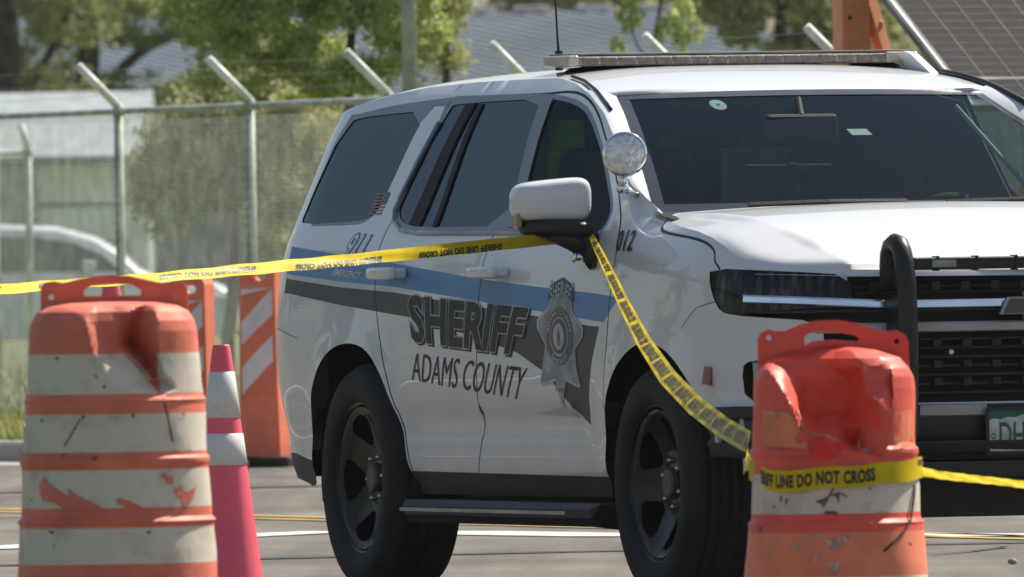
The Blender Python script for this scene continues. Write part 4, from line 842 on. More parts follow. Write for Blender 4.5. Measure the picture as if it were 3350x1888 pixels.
for L in ([(585, 1478), (640, 1462), (690, 1485), (670, 1540), (610, 1530)], [(470, 1440), (560, 1452), (520, 1470)], [(230, 1470), (330, 1455), (300, 1490)], [(690, 1450), (760, 1440), (720, 1500)], [(500, 1640), (520, 1560), (530, 1600)], [(590, 1640), (680, 1620), (640, 1720)], [(840, 870), (905, 850), (880, 890)], [(350, 1480), (400, 1520), (360, 1540)], [(900, 1300), (1000, 1290), (950, 1310)], [(180, 600), (350, 622), (352, 634), (190, 612)], [(1078, 630), (1084, 630), (1070, 870), (1062, 870)]):
    patch(d2, [rc(*p) for p in L], PAL, s2, .0024, 'scrape')
mb = MB(); mb.tube([s2(*rc(*p), .004) for p in [(1205, 1120), (1195, 1200), (1180, 1290), (1165, 1370), (1120, 1430), (1050, 1500), (980, 1560)]], .0035, 6); mb.out('cord_shadow_line', GAP, d2, True)  # thin dark tube painting the shadow of a cord on the drum
for L in ([(240, 1255), (246, 1230), (252, 1262)], [(560, 1250), (640, 1130), (652, 1134), (575, 1256)], [(700, 1160), (840, 1240), (830, 1246), (694, 1170)], [(880, 1130), (900, 1128), (895, 1150)], [(1150, 1500), (1180, 1520), (1160, 1530)]):
    patch(d2, [rc(*p) for p in L], SCF, s2, .0016, 'scuff')
for L in ([(300, 880), (312, 882), (306, 900)], [(620, 700), (640, 712), (626, 722)], [(850, 700), (862, 712), (856, 720)], [(430, 900), (470, 890), (455, 915)], [(680, 1240), (700, 1236), (695, 1256)], [(830, 820), (842, 830), (836, 840)], [(200, 720), (214, 726), (206, 738)]):
    patch(d1, lc(L), SCF, s1, .002, 'scuff')

# ================================================================= CONES
def cone(loc, h, label, rb=.138, bands=((.822, .671), (.62, .517))):
    root = empty('traffic_cone', loc, 0, label, 'traffic cone', 'fluorescent traffic cones among the drums'); k = h / .91
    R = lambda z: .029 + (.91 - z) * .124
    mb = MB(); zs = [.03, .05] + list(np.arange(.1, .9, .05)) + [.895, .905, .91]
    mb.lathe([(R(z) * k * (.93 if z > .9 else 1), z * k) for z in zs] + [(.018, h), (.016, h - .05)], 48); mb.out('cone_body', PINK, root, True)
    for a, b in bands:
        mb = MB(); mb.lathe([(R(a) * k + .0005, a * k), (R(a) * k + .0025, a * k - .001), (R(b) * k + .0025, b * k + .001), (R(b) * k + .0005, b * k)], 48); mb.out('reflective_collar', mat('cone_white_collar', (.74, .72, .70), .45, var=.08, vs_=12, col2=(.55, .50, .48), lo=.2, hi=.4), root, True)
    mb = MB(); mb.box((0, 0, .02), (.36 * k, .36 * k, .04), bev=.012); mb.out('cone_base', BLK, root)
    return root
cone((-.954, 60, 0), .91, 'pink cone with two white collars standing beside the left drum')
cone((-1.857, 85, 0), 1.10, 'taller red cone whose tip shows through the handle of the left drum')

# ================================================================= CHANNELIZER PANELS
OP = mat('panel_orange_plastic', (.92, .24, .13), .45, var=.06)
def chan(loc, k, yaw, label):
    root = empty('channelizer_panel', loc, yaw, label, 'channelizer', 'striped channelizer panels by the kerb'); w = .262; z0, z1 = .06, 1.14
    ol = [(-w / 2, z0), (w / 2, z0), (w / 2 - .012, .45), (w / 2 - .018, .9), (w / 2 - .02, 1.10), (w / 2 - .035, 1.135), (w / 2 - .06, 1.14), (-w / 2 + .06, 1.14), (-w / 2 + .035, 1.135), (-w / 2 + .02, 1.10), (-w / 2 + .018, .9), (-w / 2 + .01, .45)]
    sl_ = [(.06 * math.cos(a) ** 3 * 1.0 if False else .062 * math.copysign(abs(math.cos(a)) ** .6, math.cos(a)), 1.072 + .026 * math.copysign(abs(math.sin(a)) ** .8, math.sin(a))) for a in np.linspace(0, 6.2832, 21)[:-1]]
    f = lambda x, z, d: (x * k, (d - .07 + .02 * (x / w) ** 2 * 4 * (1 if d == 0 else 0)) , z * k)
    plate('panel_body', ol, [sl_], f, .14, OP, root, .03, .04)
    sh = MB(); X0, X1 = -.098, .098; q = lambda x, z: (x * k, -.0735 + .02 * (x / w) ** 2 * 4, z * k)
    def par(a0, a1, b0, b1, mi):
        VV = []; n = 6
        for i in range(n + 1):
            t = i / n; x = lerp(X0, X1, t); VV += [q(x, lerp(a0, b0, t)), q(x, lerp(a1, b1, t))]
        sh.add(VV, [(2 * i, 2 * i + 2, 2 * i + 3, 2 * i + 1) for i in range(n)], mi)
    par(.407, .558, .596, .741, 0); par(.558, .684, .741, .855, 1); par(.684, .810, .855, 1.0, 0); par(.810, .96, 1.0, 1.003, 1); par(.40, .407, .40, .596, 1); par(.965, 1.0, 1.004, 1.006, 0)
    sh.out('striped_sheeting', [WS2, ORS], root)
    mb = MB(); mb.box((.04, .0, .032), (.42, .38, .055), bev=.015); mb.out('rubber_base', RUB, root)
    return root
chan((-1.402, 102.7, 0), 1, math.radians(-27), 'orange and white striped channelizer panel nearest the rear bumper')
chan((-1.765, 101, 0), .94, math.radians(-24), 'striped channelizer panel half hidden behind the cone and left drum')

# ================================================================= POLICE TAPE
LEFT = [(-2.0, 59.6, 1.083), (-1.678, 60.1, 1.103), (-1.426, 60.5, 1.118), (-1.171, 60.9, 1.132), (-0.912, 61.2, 1.152), (-0.518, 61.75, 1.182), (-0.144, 62.3, 1.216), (0.155, 62.72, 1.241), (0.267, 62.78, 1.25)]
DIAG = [(0.267, 62.78, 1.25), (0.274, 62.55, 1.247), (0.284, 62.4, 1.223), (0.326, 61.9, 1.131), (0.372, 61.0, 1.019), (0.427, 59.8, 0.899), (0.49, 58.2, 0.793), (0.56, 56.5, 0.716), (0.625, 54.8, 0.666), (0.67, 53.2, 0.644)]
RT = [(1.143, 52.05, .563), (1.209, 52.4, .545), (1.301, 52.9, .528), (1.394, 53.4, .512), (1.495, 53.9, .493), (1.667, 54.8, .456), (1.9, 56, .42)]
tp = empty('police_tape', (0, 0, 0), 0, 'yellow sheriff line tape strung across the scene, round the mirror and a drum', 'barrier tape')

def resample(P, Wd, step=.02):
    P = np.array(P, float); Wd = np.array(Wd, float); d = np.concatenate([[0], np.cumsum(np.linalg.norm(np.diff(P, axis=0), axis=1))])
    for _ in range(2):                                   # corner-cutting for a smooth hang
        pass
    t = np.linspace(0, d[-1], max(4, int(d[-1] / step)))
    Q_ = np.stack([np.interp(t, d, P[:, i]) for i in range(3)], 1); X_ = np.stack([np.interp(t, d, Wd[:, i]) for i in range(3)], 1)
    k = min(15, len(t) // 2 * 2 - 1); ker = np.hanning(k + 2)[1:-1]; ker /= ker.sum(); h = k // 2
    if k > 3:
        Qp = np.pad(Q_, ((h, h), (0, 0)), mode='reflect', reflect_type='odd'); Q_ = np.stack([np.convolve(Qp[:, i], ker, 'valid') for i in range(3)], 1)
        Xp = np.pad(X_, ((h, h), (0, 0)), mode='edge'); X_ = np.stack([np.convolve(Xp[:, i], ker, 'valid') for i in range(3)], 1)
    return t, Q_, X_
def ribbon(P, Wd, texts, flip=False, step=.02, wav=.0, side=1):
    """a strip of tape; texts = (start, length, string, low, high) along it"""
    t, Q_, X_ = resample(P, Wd, step); n = len(t); V_ = []; nj = 4
    N = np.cross(np.gradient(Q_, axis=0), X_); N /= np.linalg.norm(N, axis=1)[:, None]
    def at(s, w, off=0):
        q = np.array([np.interp(s, t, Q_[:, i]) for i in range(3)]); x = np.array([np.interp(s, t, X_[:, i]) for i in range(3)]); nn = np.array([np.interp(s, t, N[:, i]) for i in range(3)])
        return q + x * w + nn * (off + wav * math.sin(s * 9 + w * 2) * (1 - w * w) + wav * .6 * math.sin(s * 23 + 1))
    for i in range(n):
        for j in range(nj + 1): V_.append(at(t[i], -1 + 2 * j / nj))
    F_ = [(i * (nj + 1) + j, (i + 1) * (nj + 1) + j, (i + 1) * (nj + 1) + j + 1, i * (nj + 1) + j + 1) for i in range(n - 1) for j in range(nj)]
    mesh('tape_strip', V_, F_, YEL, None, tp, True)
    LV = []; LF = []
    for s0, ln, tx, lo_, hi_ in texts:
        A, F = text2d(tx, .05, 0, 1.08); a0, a1 = A.min(0), A.max(0); U = (A - a0) / (a1 - a0)
        bm = bmesh.new(); bv = [bm.verts.new((u, v, 0)) for u, v in U]
        for f in F:
            try: bm.faces.new([bv[i] for i in f])
            except Exception: pass
        bmesh.ops.triangulate(bm, faces=bm.faces[:])
        es = [e for e in bm.edges if e.calc_length() * 1 > .04]
        if es: bmesh.ops.subdivide_edges(bm, edges=es, cuts=2); bmesh.ops.triangulate(bm, faces=bm.faces[:])
        bm.verts.index_update(); b = len(LV)
        for v in bm.verts:
            u, w = v.co.x, v.co.y
            if flip: u, w = 1 - u, 1 - w
            LV.append(at(s0 + ln * u, lerp(lo_, hi_, w), side * .0012))
        LF += [tuple(x.index + b for x in f.verts) for f in bm.faces]; bm.free()
    if LV: mesh('tape_lettering', LV, LF, INK, None, tp)
PH = 'SHERIFF LINE DO NOT CROSS'
def wv(h, tilt): return (0, h * math.tan(math.radians(tilt)), h)
nL = len(LEFT)
WL = [wv(.0165, 62)] * 4 + [wv(.019, 60), wv(.020, 50), wv(.0215, -30), wv(.020, -40), wv(.019, -30)]
ribbon(LEFT, WL, [(.10 + .72 * i, .50, PH, (-.95 if i > 2 else -.5), (.1 if i > 2 else .5)) for i in range(5)], flip=True, wav=.003, side=1)
# from the mirror down to the drum
def perp(P, w):
    P = np.array(P); out = []
    for i in range(len(P)):
        t = P[min(i + 1, len(P) - 1)] - P[max(i - 1, 0)]; v = P[i] - np.array([0, 0, 1.22]); c = np.cross(t, v); c /= np.linalg.norm(c); out.append(tuple(-c * w[i]))
    return out
c2 = Vector((.9075, 52, 0)); rT = .247
ring = []; 
for a in np.linspace(200, 375, 36):
    A = math.radians(a); k = (a - 180) / 180; ring.append((c2.x + rT * math.cos(A), c2.y + rT * math.sin(A), .528 + .046 * k + .004 * math.sin(a * .15)))
wd = [.010, .010, .012, .016, .020, .025, .030, .031, .031, .031]
ribbon(DIAG + [(c2.x - rT * .98, c2.y - .02, .585)], perp(DIAG, wd) + [(.02, .0, .026)], [(.30 + .72 * i, .62, PH, -.62, .62) for i in range(14)], step=.02, wav=.002, side=-1)
ribbon([(c2.x - rT * .99, c2.y - .02, .575)] + ring[4:-3], [(0, 0, .030)] * (len(ring) - 6), [(.055, .43, PH, -.66, .62), (.68, .43, PH, .2, .8)], step=.01, side=1)
ribbon([ring[-4]] + RT, [(0, .0, .026), (0, .02, .013)] + [wv(.011, 62), wv(.011, 60), wv(.010, 60), wv(.011, 62), wv(.013, 55), wv(.013, 55)], [(.75, .5, PH, -.9, -.1)], wav=.003, side=-1)

# ================================================================= CHAIN LINK FENCES
def fence(P0, dv, n, H, label, arm, sp=3.05, mesh_on=True, r=.0017, gz=.11, group=None, i0=0):
    D_ = Vector((dv[0], dv[1], 0)).normalized(); P0 = Vector((P0[0], P0[1], gz)); L = sp * (n - 1)
    root = empty('chain_link_fence', P0, 0, label, 'fence', group); an = Vector((arm[0], arm[1], 0)).normalized()
    for i in range(n):
        b = D_ * sp * i; mb = MB(); mb.tube([b, b + Vector((0, 0, H - .03))], .030, 12); mb.tube([b + Vector((0, 0, H - .08)), b + Vector((0, 0, H - .02)), b + Vector((0, 0, H))], [.036, .034, .012], 12)
        p = mb.out('fence_post', GALV, root, True)
        mb = MB(); u = b + Vector((0, 0, H - .02)); e = u + an * arm[2] + Vector((0, 0, arm[3])); mb.tube([u, e], .027, 10); mb.out('barb_arm', GLR, p, True)
    mb = MB(); mb.tube([Vector((0, 0, H - .05)), D_ * L + Vector((0, 0, H - .05))], .021, 10); mb.out('top_rail', GALV, root, True)
    for k in (.3, .6, .92):
        mb = MB(); o = Vector((0, 0, H - .02)) + (an * arm[2] + Vector((0, 0, arm[3]))) * k; mb.tube([o + D_ * (L * q / 24) + Vector((0, 0, -.02 * math.sin(math.pi * ((q * (n - 1) / 24) % 1)))) for q in range(25)], .0012, 4)
        mb.out('barbed_wire', GALV, root)
    if mesh_on:
        pitch = .058; h = H - .10; V_ = []; F_ = []; nrm = Vector((D_.y, -D_.x, 0))
        for sg in (1, -1):
            x0 = -h
            while x0 < L + h:
                a, b = (x0, 0.), (x0 + h, h)
                if a[0] < 0: a = (0, -x0)
                if b[0] > L: b = (L, L - x0)
                if b[0] > a[0] + .01:
                    if sg == -1: a, b = (a[0], h - a[1]), (b[0], h - b[1])
                    A = D_ * a[0] + Vector((0, 0, a[1] + .03)) + nrm * (.024 * 1 + .002 * sg); B = D_ * b[0] + Vector((0, 0, b[1] + .03)) + nrm * (.024 + .002 * sg)
                    t = (B - A).normalized(); s1_ = t.cross(nrm) * r; s2_ = nrm * r; q = len(V_)
                    for E_ in (A, B): V_ += [E_ + s1_, E_ - s1_ * .5 + s2_ * .87, E_ - s1_ * .5 - s2_ * .87]
                    F_ += [(q, q + 1, q + 4, q + 3), (q + 1, q + 2, q + 5, q + 4), (q + 2, q, q + 3, q + 5)]
                x0 += pitch
        mesh('wire_mesh', V_, F_, GALV, None, root)
    return root
fd_ = (.2840, -.9588)
fence((-2.45 - .866 * 3, 115 + 2.924 * 3), fd_, 15, 2.04, 'tall galvanised chain link fence with barbed wire arms along the verge', (-.9588, -.284, .26, .26))
fence((-3.94, 150), (-1, .12), 4, 1.98, 'second, farther chain link fence behind the white car', (-.7, .3, .06, .20))

# ================================================================= BACKGROUND BUILDINGS
MR = mat('ribbed_metal_roof', (.22, .26, .29), .6, metal=.15, var=.08, vs_=.6)
WB = mat('weathered_white_siding', (.90, .93, .84), .7, var=.06, vs_=1.5)
GW = mat('grey_wall', (.17, .19, .19), .8, var=.1)
rt_ = empty('metal_roof_building', (0, 300, 0), 0, 'long low building with a ribbed blue-grey metal roof far behind the trees', 'building')
A = Vector((-14, 4, 5.06)); B = Vector((2.35, 4, 5.06)); dn = Vector((6.55, -7, -1.56)); V_ = []; F_ = []; nr = 48
for i in range(nr * 4 + 1):
    t = i / (nr * 4); o = Vector((0, 0, .05 if i % 4 in (1, 2) else 0)); p = A.lerp(B, t) + o; V_ += [p, p + dn, p + Vector((0, 0, -.08)), p + dn + Vector((0, 0, -.08))]
for i in range(nr * 4): q = i * 4; F_ += [(q, q + 1, q + 5, q + 4), (q + 2, q + 6, q + 7, q + 3)]
mesh('roof', V_, F_, MR, None, rt_)
mesh('roof_far_slope', [A, B, B + Vector((4, 9, -1.6)), A + Vector((4, 9, -1.6))], [(0, 1, 2, 3)], MR, None, rt_)
E0, E1 = A + dn, B + dn
mesh('wall', [(-7.5, -2.6, 0), (8.6, -2.6, 0), (8.6, -2.6, 3.45), (-7.5, -2.6, 3.45), (6.5, 10, 0), (6.5, 10, 3.4), (-7.5, 10, 0), (-7.5, 10, 3.4)], [(0, 1, 2, 3), (1, 4, 5, 2), (3, 7, 6, 0), (6, 7, 5, 4)], GW, None, rt_)
for k in range(7):
    mb = MB(); mb.box((-5.7 + k * 1.0 + 3.1 - 1.0 + (k % 2) * .05, 4, 5.10), (.62, .3, .16), bev=.03); mb.out('ridge_vent', mat('vent_white%d' % k, (.62, .56, .56), .6) if k == 0 else bpy.data.materials['vent_white0'], rt_)
gb = empty('white_garage', (-6.3, 240, .1), 0, 'small white sided garage with a grey roof behind the fence at left', 'garage')
mb = MB(); mb.box((.85, .06, 2.02), (1.45, .12, .50)); mb.box((.85, .06, 1.50), (1.45, .10, .44)); mb.out('siding', WB, gb)
mb = MB(); mb.box((.83, .02, 1.745), (1.5, .10, .035)); mb.out('siding_joint', GW, gb)
mb = MB(); mb.box((1.43, .05, .6), (.17, .17, 1.4)); mb.out('porch_post', WB, gb)
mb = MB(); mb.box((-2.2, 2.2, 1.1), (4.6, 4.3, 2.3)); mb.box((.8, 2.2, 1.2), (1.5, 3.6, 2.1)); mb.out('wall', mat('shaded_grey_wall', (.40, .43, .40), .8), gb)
mb = MB(); mb.add([(-5, -.3, 2.32), (1.75, -.3, 2.32), (1.55, 4.5, 3.2), (-5, 4.5, 3.2), (-5, -.3, 2.38), (1.75, -.3, 2.38), (1.55, 4.5, 3.26), (-5, 4.5, 3.26)], [(0, 1, 2, 3)[::-1], (4, 5, 6, 7), (0, 1, 5, 4), (1, 2, 6, 5), (2, 3, 7, 6)]); mb.out('roof', mat('grey_shingle', (.32, .36, .38), .8), gb)
mb = MB(); mb.box((.2, .35, .7), (1.3, .06, 1.2)); mb.out('window', mat('dark_opening', (.03, .035, .035), .3), gb)
# ================================================================= WHITE CAR BEHIND THE FENCE
wc = empty('parked_car', (-2.55, 170, .11), 0, 'white parked car seen through the chain link fence', 'car')
prof = [(0, .35), (.02, .55), (-.04, .72), (-.2, .79), (-.72, .85), (-.90, .93), (-1.05, 1.08), (-1.3, 1.225), (-1.65, 1.325), (-2.4, 1.365), (-3.3, 1.33), (-3.8, 1.16), (-4.15, .98), (-4.5, .92), (-4.55, .6), (-4.5, .32)]
V_ = []; m_ = len(prof)
for yy in (-.86, -.82, -.5, .5, .82, .86):
    for x, z in prof:
        k = 0 if z < .95 else (z - .95) * .45; y = math.copysign(abs(yy) - k if abs(yy) > .6 else abs(yy), yy); V_.append((x, y, z + (.03 if abs(yy) < .6 else (0 if abs(yy) < .84 else -.03))))
F_ = [(j * m_ + i, j * m_ + i + 1, (j + 1) * m_ + i + 1, (j + 1) * m_ + i) for j in range(5) for i in range(m_ - 1)] + [tuple(range(m_))[::-1], tuple(range(5 * m_, 6 * m_))]
mesh('body', V_, F_, WH, None, wc, True)
sidey = lambda z: -.862 + max(0, z - .95) * .45 - .006
for nm, L in (('front_window', [(-1.06, .93), (-1.22, 1.08), (-1.5, 1.20), (-1.85, 1.255), (-2.35, 1.265), (-2.35, .93)]), ('rear_window', [(-2.42, .955), (-2.42, 1.278), (-2.8, 1.285), (-3.2, 1.26), (-3.6, 1.14), (-3.75, .985)])):
    plate(nm, L, [], lambda x, z, d: (x, sidey(z) + d, z), .01, PG, wc)
for x in (-.85, -3.6):
    mb = MB(); mb.lathe([(.0, -.88), (.2, -.885), (.30, -.88), (.32, -.85), (.32, -.68)], 28, 'Y', (x, 0, .32)); mb.out('wheel', RUB, wc, True)
mb = MB(); mb.box((-1.35, -.95, .98), (.12, .16, .11), bev=.03); mb.out('side_mirror', WH, wc)
mb = MB(); mb.box((-.15, -.80, .66), (.25, .1, .12), bev=.03); mb.out('headlight', LENS, wc)
# ================================================================= POLE
mb = MB(); mb.tube([(0, 0, 0), (0, 0, 7)], [.055, .045], 14); mb.tube([(0, 0, 0), (0, 0, .12)], .11, 14); mb.tube([(0, 0, 1.95), (0, 0, 2.12)], .075, 12)
mb.out('utility_pole', mat('pale_pole_paint', (.45, .47, .45), .6, var=.1), None, True, label='pale slim metal pole standing behind the fence in the trees', cat='pole', loc=(-.68, 126, .1))
# ================================================================= SOLAR MAST TRAILER
st = empty('solar_trailer', (1.78, 95, 0), 0, 'orange mast and tilted solar panel of a trailer behind the SUV roof', 'solar trailer')
Rz = Matrix.Rotation(math.radians(19), 3, 'Z')
mb = MB(); mb.box((0, 0, 2.4), (.155, .155, 3.6), R=Rz, bev=.008); mb.out('mast', ORM, st)
mb = MB(); mb.tube([(.02, -.02, 3.3), (.05, 0, 2.6), (.175, 0, 2.15), (.30, 0, 1.7)], .045, 4); mb.out('mast_strut', ORM, st)
mb = MB(); mb.box((.12, 0, 2.335), (.09, .05, .035), bev=.01); mb.out('bracket', ORM, st)
mb = MB(); mb.lathe([(0, -.09), (.012, -.088), (.012, -.07)], 10, 'Y', (-.01, 0, 2.37)); mb.out('mast_bolt', BLK, st)
mb = MB(); mb.box((.3, .6, .75), (2.4, 1.2, .5), bev=.05); mb.out('trailer_box', ORM, st)
for x in (-.5, 1.1): mb = MB(); mb.lathe([(0, -.1), (.2, -.1), (.31, -.08), (.32, 0), (.31, .08), (0, .1)], 24, 'Y', (x, -.1, .32)); mb.out('wheel', RUB, st, True)
mb = MB(); mb.tube([(-.8, .6, .6), (-2.2, .6, .5)], .05, 8); mb.out('tow_bar', ORM, st)
U = Vector((.678, .735, 0)); Wn = Vector((-.52, .48, .707)); Nn = U.cross(Wn).normalized(); B0 = Vector((.56, -2, 1.90))
pn = empty('solar_panel', B0); pn.parent = st
def pl(u, w, d=0): return U * u + Wn * w - Nn * d * -1
def slab(u0, u1, w0, w1, d0, d1): return [pl(u, w, d) for d in (d0, d1) for u, w in ((u0, w0), (u1, w0), (u1, w1), (u0, w1))], [(3, 2, 1, 0), (4, 5, 6, 7), (0, 1, 5, 4), (1, 2, 6, 5), (2, 3, 7, 6), (3, 0, 4, 7)]
mb = MB(); mb.add(*slab(0, 1.8, 0, 2.2, 0, .02)); mb.out('cell_sheet', PV, pn)
mb = MB(); 
for a in (slab(-.045, .0, -.04, 2.24, -.015, .03), slab(1.8, 1.845, -.04, 2.24, -.015, .03), slab(0, 1.8, -.04, 0, -.015, .03), slab(0, 1.8, 2.2, 2.24, -.015, .03)): mb.add(*a)
mb.out('panel_frame', mat('worn_frame', (.30, .28, .26), .7, spec=.1), pn)
mb = MB(); mb.add(*slab(-.055, -.045, -.04, 2.24, .02, .04)); mb.out('frame_edge', GLR, pn)
mb = MB()
for k in range(1, 42): mb.add(*slab(.02, 1.78, k * .053, k * .053 + .0035, .02, .0215))
mb.out('busbar_lines', SILV, pn)
mb = MB()
for k in range(1, 8): mb.add(*slab(k * .229 - .003, k * .229 + .003, .01, 2.19, .0216, .0225))
mb.add(*slab(.0, 1.8, .155, .172, .0216, .023)); mb.out('cell_gaps', mat('cell_gap_line', (.28, .27, .25), .7, spec=.05), pn)
mb = MB(); mb.tube([B0 + pl(.9, .2, -.02) - B0, B0 + pl(.9, .2, -.02) - B0 + Vector((-.3, .6, -.9))], .04, 8); mb.tube([pl(.9, 1.6, -.02), pl(.9, .2, -.02) + Vector((-.35, .8, .2))], .04, 8); mb.out('panel_support', ORM, pn)

# ================================================================= TREES
L1 = leafmat('olive_leaves', (0.200, 0.237, 0.075), (0.550, 0.562, 0.225), .5)
L2 = leafmat('bright_green_leaves', (0.275, 0.350, 0.100), (0.675, 0.712, 0.275), .5)
L3 = leafmat('yellow_green_leaves', (0.325, 0.350, 0.112), (0.650, 0.625, 0.288), .5)
L4 = leafmat('dark_olive_leaves', (0.213, 0.237, 0.100), (0.525, 0.525, 0.250), .5)
def leaves(clumps, n, size, dens_=1.0):
    vol = np.array([c[3] * c[4] * c[5] for c in clumps]) ** .8; idx = rng.choice(len(clumps), n, p=vol / vol.sum()); c = np.array(clumps, float)[idx]
    # sub-clusters so that crowns have lit tufts and gaps
    k = 34 * len(clumps); sc = rng.normal(size=(k, 3)); sc /= np.linalg.norm(sc, axis=1)[:, None]; sc *= rng.uniform(.45, 1, (k, 1)) ** .6; sid = idx * 34 + rng.integers(0, 34, n)
    P = c[:, :3] + sc[sid] * c[:, 3:6] + rng.normal(size=(n, 3)) * c[:, 3:6] * .13
    a = rng.normal(size=(n, 3)); a /= np.linalg.norm(a, axis=1)[:, None]; b = np.cross(a, rng.normal(size=(n, 3))); b /= np.linalg.norm(b, axis=1)[:, None]
    s = size * rng.uniform(.6, 1.3, (n, 1)); V_ = np.stack([P - a * s, P + b * s * .5, P + a * s, P - b * s * .5], 1).reshape(-1, 3); q = np.arange(n)[:, None] * 4
    return V_, (q + [0, 1, 2, 3])
def tree(name, loc, limbs, clumps, lm, n, size, label, cat='tree', group=None, K=1.):
    if K != 1:                                            # the same tree grown K times larger and standing K times farther
        loc = (loc[0] * K, loc[1] * K, loc[2]); zt = lambda z: 0 if z < .01 else 1.12 + (z - 1.12) * K
        limbs = [([(x * K, y * K, zt(z)) for x, y, z in P], a * K, b * K) for P, a, b in limbs]; clumps = [(c[0] * K, c[1] * K, zt(c[2]), c[3] * K, c[4] * K, c[5] * K) for c in clumps]; size *= K
    root = empty(name, loc, 0, label, cat, group)
    if limbs:
        mb = MB()
        for P, r0, r1 in limbs:
            m = len(P); Q_ = []
            for i in range(m - 1):
                for t in (0, .25, .5, .75): Q_.append(Vector(P[i]).lerp(Vector(P[i + 1]), t) + Vector(rng.normal(0, .012, 3)))
            Q_.append(Vector(P[-1])); mb.tube(Q_, [lerp(r0, r1, i / (len(Q_) - 1)) for i in range(len(Q_))], 9)
        mb.out('trunk', BARK, root, True)
    V_, F_ = leaves(clumps, n, size); me = bpy.data.meshes.new('crown'); me.vertices.add(len(V_)); me.vertices.foreach_set('co', V_.ravel()); me.loops.add(n * 4); me.loops.foreach_set('vertex_index', F_.ravel().astype(np.int32)); me.polygons.add(n); me.polygons.foreach_set('loop_start', np.arange(n, dtype=np.int32) * 4)
    me.update(calc_edges=True); me.validate(); me.materials.append(lm); o = bpy.data.objects.new('crown', me); COL.objects.link(o); o.parent = root; return root
# old tree whose thick trunk stands at the left edge
tree('shade_tree', (-3.46, 126, .1), [([(0, 0, 0), (.02, 0, 1.4), (-.02, 0, 2.4), (-.08, 0, 4.6)], .17, .11), ([(.05, 0, 2.1), (.28, .1, 2.45), (.55, .2, 3.0)], .05, .02), ([(0, 0, 2.6), (-.5, .2, 3.2), (-1.2, .3, 4.0)], .06, .02)],
     [(.5, .2, 2.75, .35, .5, .25), (-1.2, 0, 3.2, 1.2, 1.0, .8), (0, .5, 4.4, 1.6, 1.4, 1.0), (.75, -.2, 3.1, .40, .5, .40), (-.6, 0, 2.4, .5, .5, .3), (.35, .1, 2.25, .3, .4, .2), (.2, .1, 3.4, .6, .5, .3)], L1, 60000, .024, 'old tree with a thick dark trunk at the far left edge', group='leafy trees behind the wire fence', K=2.05)
tree('shade_tree', (-2.99, 131, .1), [([(0, 0, 0), (.03, 0, 1.2), (-.03, 0, 2.1), (.0, 0, 3.0), (.1, 0, 4.6)], .10, .07), ([(0, 0, 2.2), (.35, 0, 2.55), (.75, 0, 2.72), (1.1, .1, 2.95), (1.35, .1, 3.25)], .045, .018), ([(0, 0, 2.0), (-.4, .1, 2.2), (-.7, .1, 2.6)], .03, .01)],
     [(.7, 0, 3.15, .55, .5, .30), (-.35, .2, 2.95, .28, .4, .3), (.25, -.2, 2.25, .32, .4, .16), (1.1, 0, 2.55, .32, .4, .30), (.4, .2, 4.2, 1.5, 1.3, .8), (-.3, 0, 2.1, .22, .3, .12), (.9, .2, 2.2, .45, .4, .22), (.35, .1, 2.75, .3, .4, .2), (.9, .1, 2.75, .3, .4, .2), (-.3, .1, 2.5, .25, .3, .25)], L1, 76000, .022, 'thinner dark tree with one long branch slanting up to the right', group='leafy trees behind the wire fence', K=2.0)
tree('broad_bush', (-2.2, 141, .1), [([(0, 0, 0), (.05, 0, .9), (.1, 0, 1.8)], .06, .03)], [(-.1, 0, 1.95, .62, .6, .45), (.25, 0, 2.2, .5, .5, .4), (.35, .1, 1.55, .45, .5, .3), (-.45, 0, 1.6, .3, .4, .35)], L4, 26000, .03, 'dark olive bush behind the fence, right of the white garage', 'bush')
tree('leafy_bush', (-1.42, 130, .1), [([(0, 0, 0), (.02, 0, .8), (.05, 0, 1.6)], .05, .02)], [(0, 0, 1.9, .36, .4, .42), (.3, .1, 1.5, .32, .4, .5), (-.12, 0, 1.15, .3, .4, .3), (.45, 0, 1.9, .25, .3, .3)], L3, 24000, .022, 'sunlit yellow-green bush behind the fence beside the SUV quarter window', 'bush')
tree('green_tree', (-1.15, 128, .1), [([(0, 0, 0), (.0, 0, 1.6), (.05, 0, 2.6), (.1, 0, 4.2)], .05, .02)], [(-.5, 0, 2.75, .45, .5, .36), (.05, 0, 2.55, .50, .5, .34), (-.25, 0, 3.1, .6, .6, .3), (.0, 0, 2.3, .35, .4, .16), (.2, 0, 4.0, 1.1, 1.0, .7), (-.75, 0, 2.35, .35, .3, .16), (-.9, 0, 2.8, .35, .4, .3), (.45, 0, 2.7, .3, .4, .3)], L2, 60000, .024, 'bright green tree filling the gap above the middle fence posts', group='leafy trees behind the wire fence')
tree('slender_tree', (-.456, 136, .1), [([(0, 0, 0), (.0, 0, 2.0), (-.02, 0, 3.2), (0, 0, 5)], .035, .025)], [(-.12, 0, 2.75, .34, .35, .4), (.35, 0, 2.15, .40, .4, .16), (-.35, 0, 3.1, .3, .3, .2), (.1, 0, 3.4, .5, .5, .3), (-.1, 0, 2.1, .25, .3, .15)], L3, 15000, .02, 'slender pale leaved tree beside the pale metal pole', group='leafy trees behind the wire fence')
tree('sapling', (1.22, 150, .1), [([(0, 0, 0), (.02, 0, 1.8), (0, 0, 2.8), (.1, 0, 3.8)], .025, .01), ([(0, 0, 2.4), (-.2, 0, 2.85), (-.28, 0, 3.2)], .012, .006)], [(-.22, 0, 3.0, .12, .15, .16), (.15, 0, 2.95, .16, .18, .26), (.0, 0, 3.4, .4, .3, .2), (-.32, 0, 2.75, .07, .1, .07), (.32, 0, 2.85, .08, .1, .1)], L2, 3600, .026, 'sparse young tree in front of the ribbed metal roof', group='leafy trees behind the wire fence')
